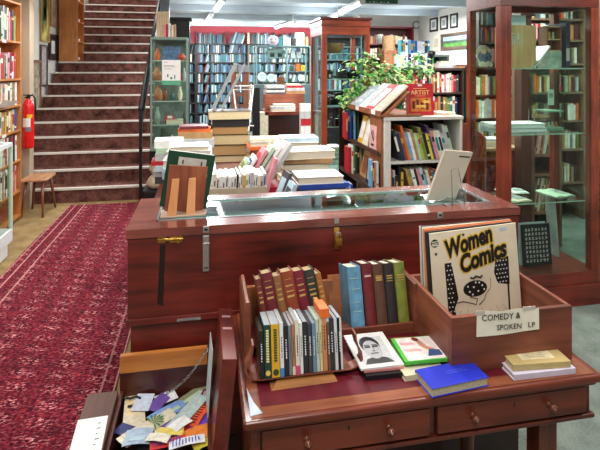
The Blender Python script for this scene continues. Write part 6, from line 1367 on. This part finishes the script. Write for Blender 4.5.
# ------------------------------------------------------------------ CEILING LIGHTS, SIGN
TUBE = emit('tube_glow', '#f4f8ff', 14)
for k, (a, b) in enumerate((((203, 25), (214, 12)), ((216, 9), (224, -2)), ((272, 28), (300, 19)), ((322, 22), (340, 13)), ((341, 12), (362, 1)))):
    p, q = W(*a, Z=2.52), W(*b, Z=2.52); d_ = q-p; L = min(d_.length, 1.5); m = (p+q)/2; ang = atan2(d_.y, d_.x)
    o = thing('fluorescent_light', 'bright fluorescent ceiling tube, ' + ['far end of the left row', 'near end of the left row', 'above the china cabinet', 'far end of the row above the middle cabinet', 'near end of the row above the middle cabinet'][k], 'ceiling light', (m.x, m.y, 2.5), (0, 0, ang), 'fluorescent ceiling lights')
    MB().box(-L/2, L/2, -.05, .05, .012, .049).build('fitting', WHITE, o); MB().tube([(-L/2+.02, 0, -.008), (L/2-.02, 0, -.008)], .016, 8).build('tube', TUBE, o)
    MB().box(-L/2-.004, -L/2+.018, -.03, .03, -.03, .012).build('end_cap', WHITE, o); MB().box(L/2-.018, L/2+.004, -.03, .03, -.03, .012).build('end_cap', WHITE, o)
    MB().box(-L/2+.1, -L/2+.12, -.01, .01, .0495, .15).build('hanger', WHITE, o); MB().box(L/2-.12, L/2-.1, -.01, .01, .0495, .15).build('hanger', WHITE, o)
a = W(366, 3, Y=6.4); b = W(398, 3, Y=6.4)
gs_ = thing('green_hanging_sign', 'dark green sign hanging from the ceiling above the middle cabinet', 'sign', (a.x, 6.4, a.z)); MB().box(0, b.x-a.x, 0, .04, 0, .2).build('sign_box', paint('#1f5a48', .4), gs_, bevel=.003)
mk = MB()
for k in range(6): mk.box(.05+k*.05, .06+k*.05+.015*(k % 2), -.002, 0, .01, .022)
mk.build('sign_marks', WHITE, gs_); MB().tube([(.05, .02, .2), (.05, .02, ZC-a.z)], .004, 6).build('hanger', WIRE, gs_); MB().tube([(b.x-a.x-.05, .02, .2), (b.x-a.x-.05, .02, ZC-a.z)], .004, 6).build('hanger', WIRE, gs_)

# ------------------------------------------------------------------ LIGHTS
def area(x, y, z, sx, sy, e, col=(1, .97, .93), rot=(0, 0, 0)):
    l = bpy.data.lights.new('ceiling_lamp_or_fill', 'AREA'); l.shape = 'RECTANGLE'; l.size = sx; l.size_y = sy; l.energy = e; l.color = col
    o = bpy.data.objects.new('ceiling_lamp_or_fill', l); C.objects.link(o); o.location = (x, y, z); o.rotation_euler = rot; return o
CW = (.93, .97, 1)
for x, y, e in ((.2, .3, 30), (-.9, 1.5, 16), (1.4, 1.7, 22), (.3, 3.2, 40), (-1.4, 3.9, 30), (2.3, 4.6, 34), (.9, 5.6, 44), (-1.4, 5.9, 26)): area(x, y, 2.46, .2, 1.3, e)
for x, y, e in ((2.9, 1.7, 30), (2.3, 4.0, 30), (3.2, 4.0, 34)): area(x, y, 2.46, .2, 1.3, e)  # added fill lights to brighten the mahogany cabinet and what shows through it
for x, y, e in ((.1, 8.0, 75), (.1, 10.8, 90), (1.9, 7.2, 70), (2.0, 10.8, 90), (3.4, 7.4, 70)): area(x, y, 2.46, .2, 1.5, e, CW)
for x, y, e in ((.1, 8.0, 8), (.1, 10.6, 9), (1.9, 7.9, 9), (2.0, 10.6, 9), (3.4, 7.9, 6), (1.0, 6.2, 8), (.3, 3.2, 8), (.4, .6, 7), (-1.3, 3.6, 5)): area(x, y, 2.2, .5, 1.6, e, CW, (pi, 0, 0))  # added upward fills that brighten the ceiling, standing in for the tubes' spill
for x in (.2, 1.9): area(x, 10.9, 2.3, 1.2, .3, 18, CW, (radians(68), 0, 0))  # added fills tilted at the red back wall to brighten it
area(-1.5, 9.6, 4.6, .6, 1.4, 60, (1, .96, .94))
wd_ = bpy.data.worlds.new('room_ambient'); sc.world = wd_; wd_.use_nodes = True
wd_.node_tree.nodes['Background'].inputs[0].default_value = (1, .96, .92, 1); wd_.node_tree.nodes['Background'].inputs[1].default_value = .38

# ------------------------------------------------------------------ CAMERA
cam = bpy.data.cameras.new('camera'); co = bpy.data.objects.new('camera', cam); C.objects.link(co)
co.location = (0, 0, EYE); co.rotation_euler = (pi/2, 0, -YAW); cam.sensor_width = 36; cam.lens = F/600*36
cam.shift_y = (HV-225)/600; cam.clip_start = .05; sc.camera = co
sc.view_settings.view_transform = 'Standard'; sc.view_settings.look = 'None'; sc.view_settings.gamma = 1; sc.view_settings.exposure = 0; sc.view_settings.use_curve_mapping = False
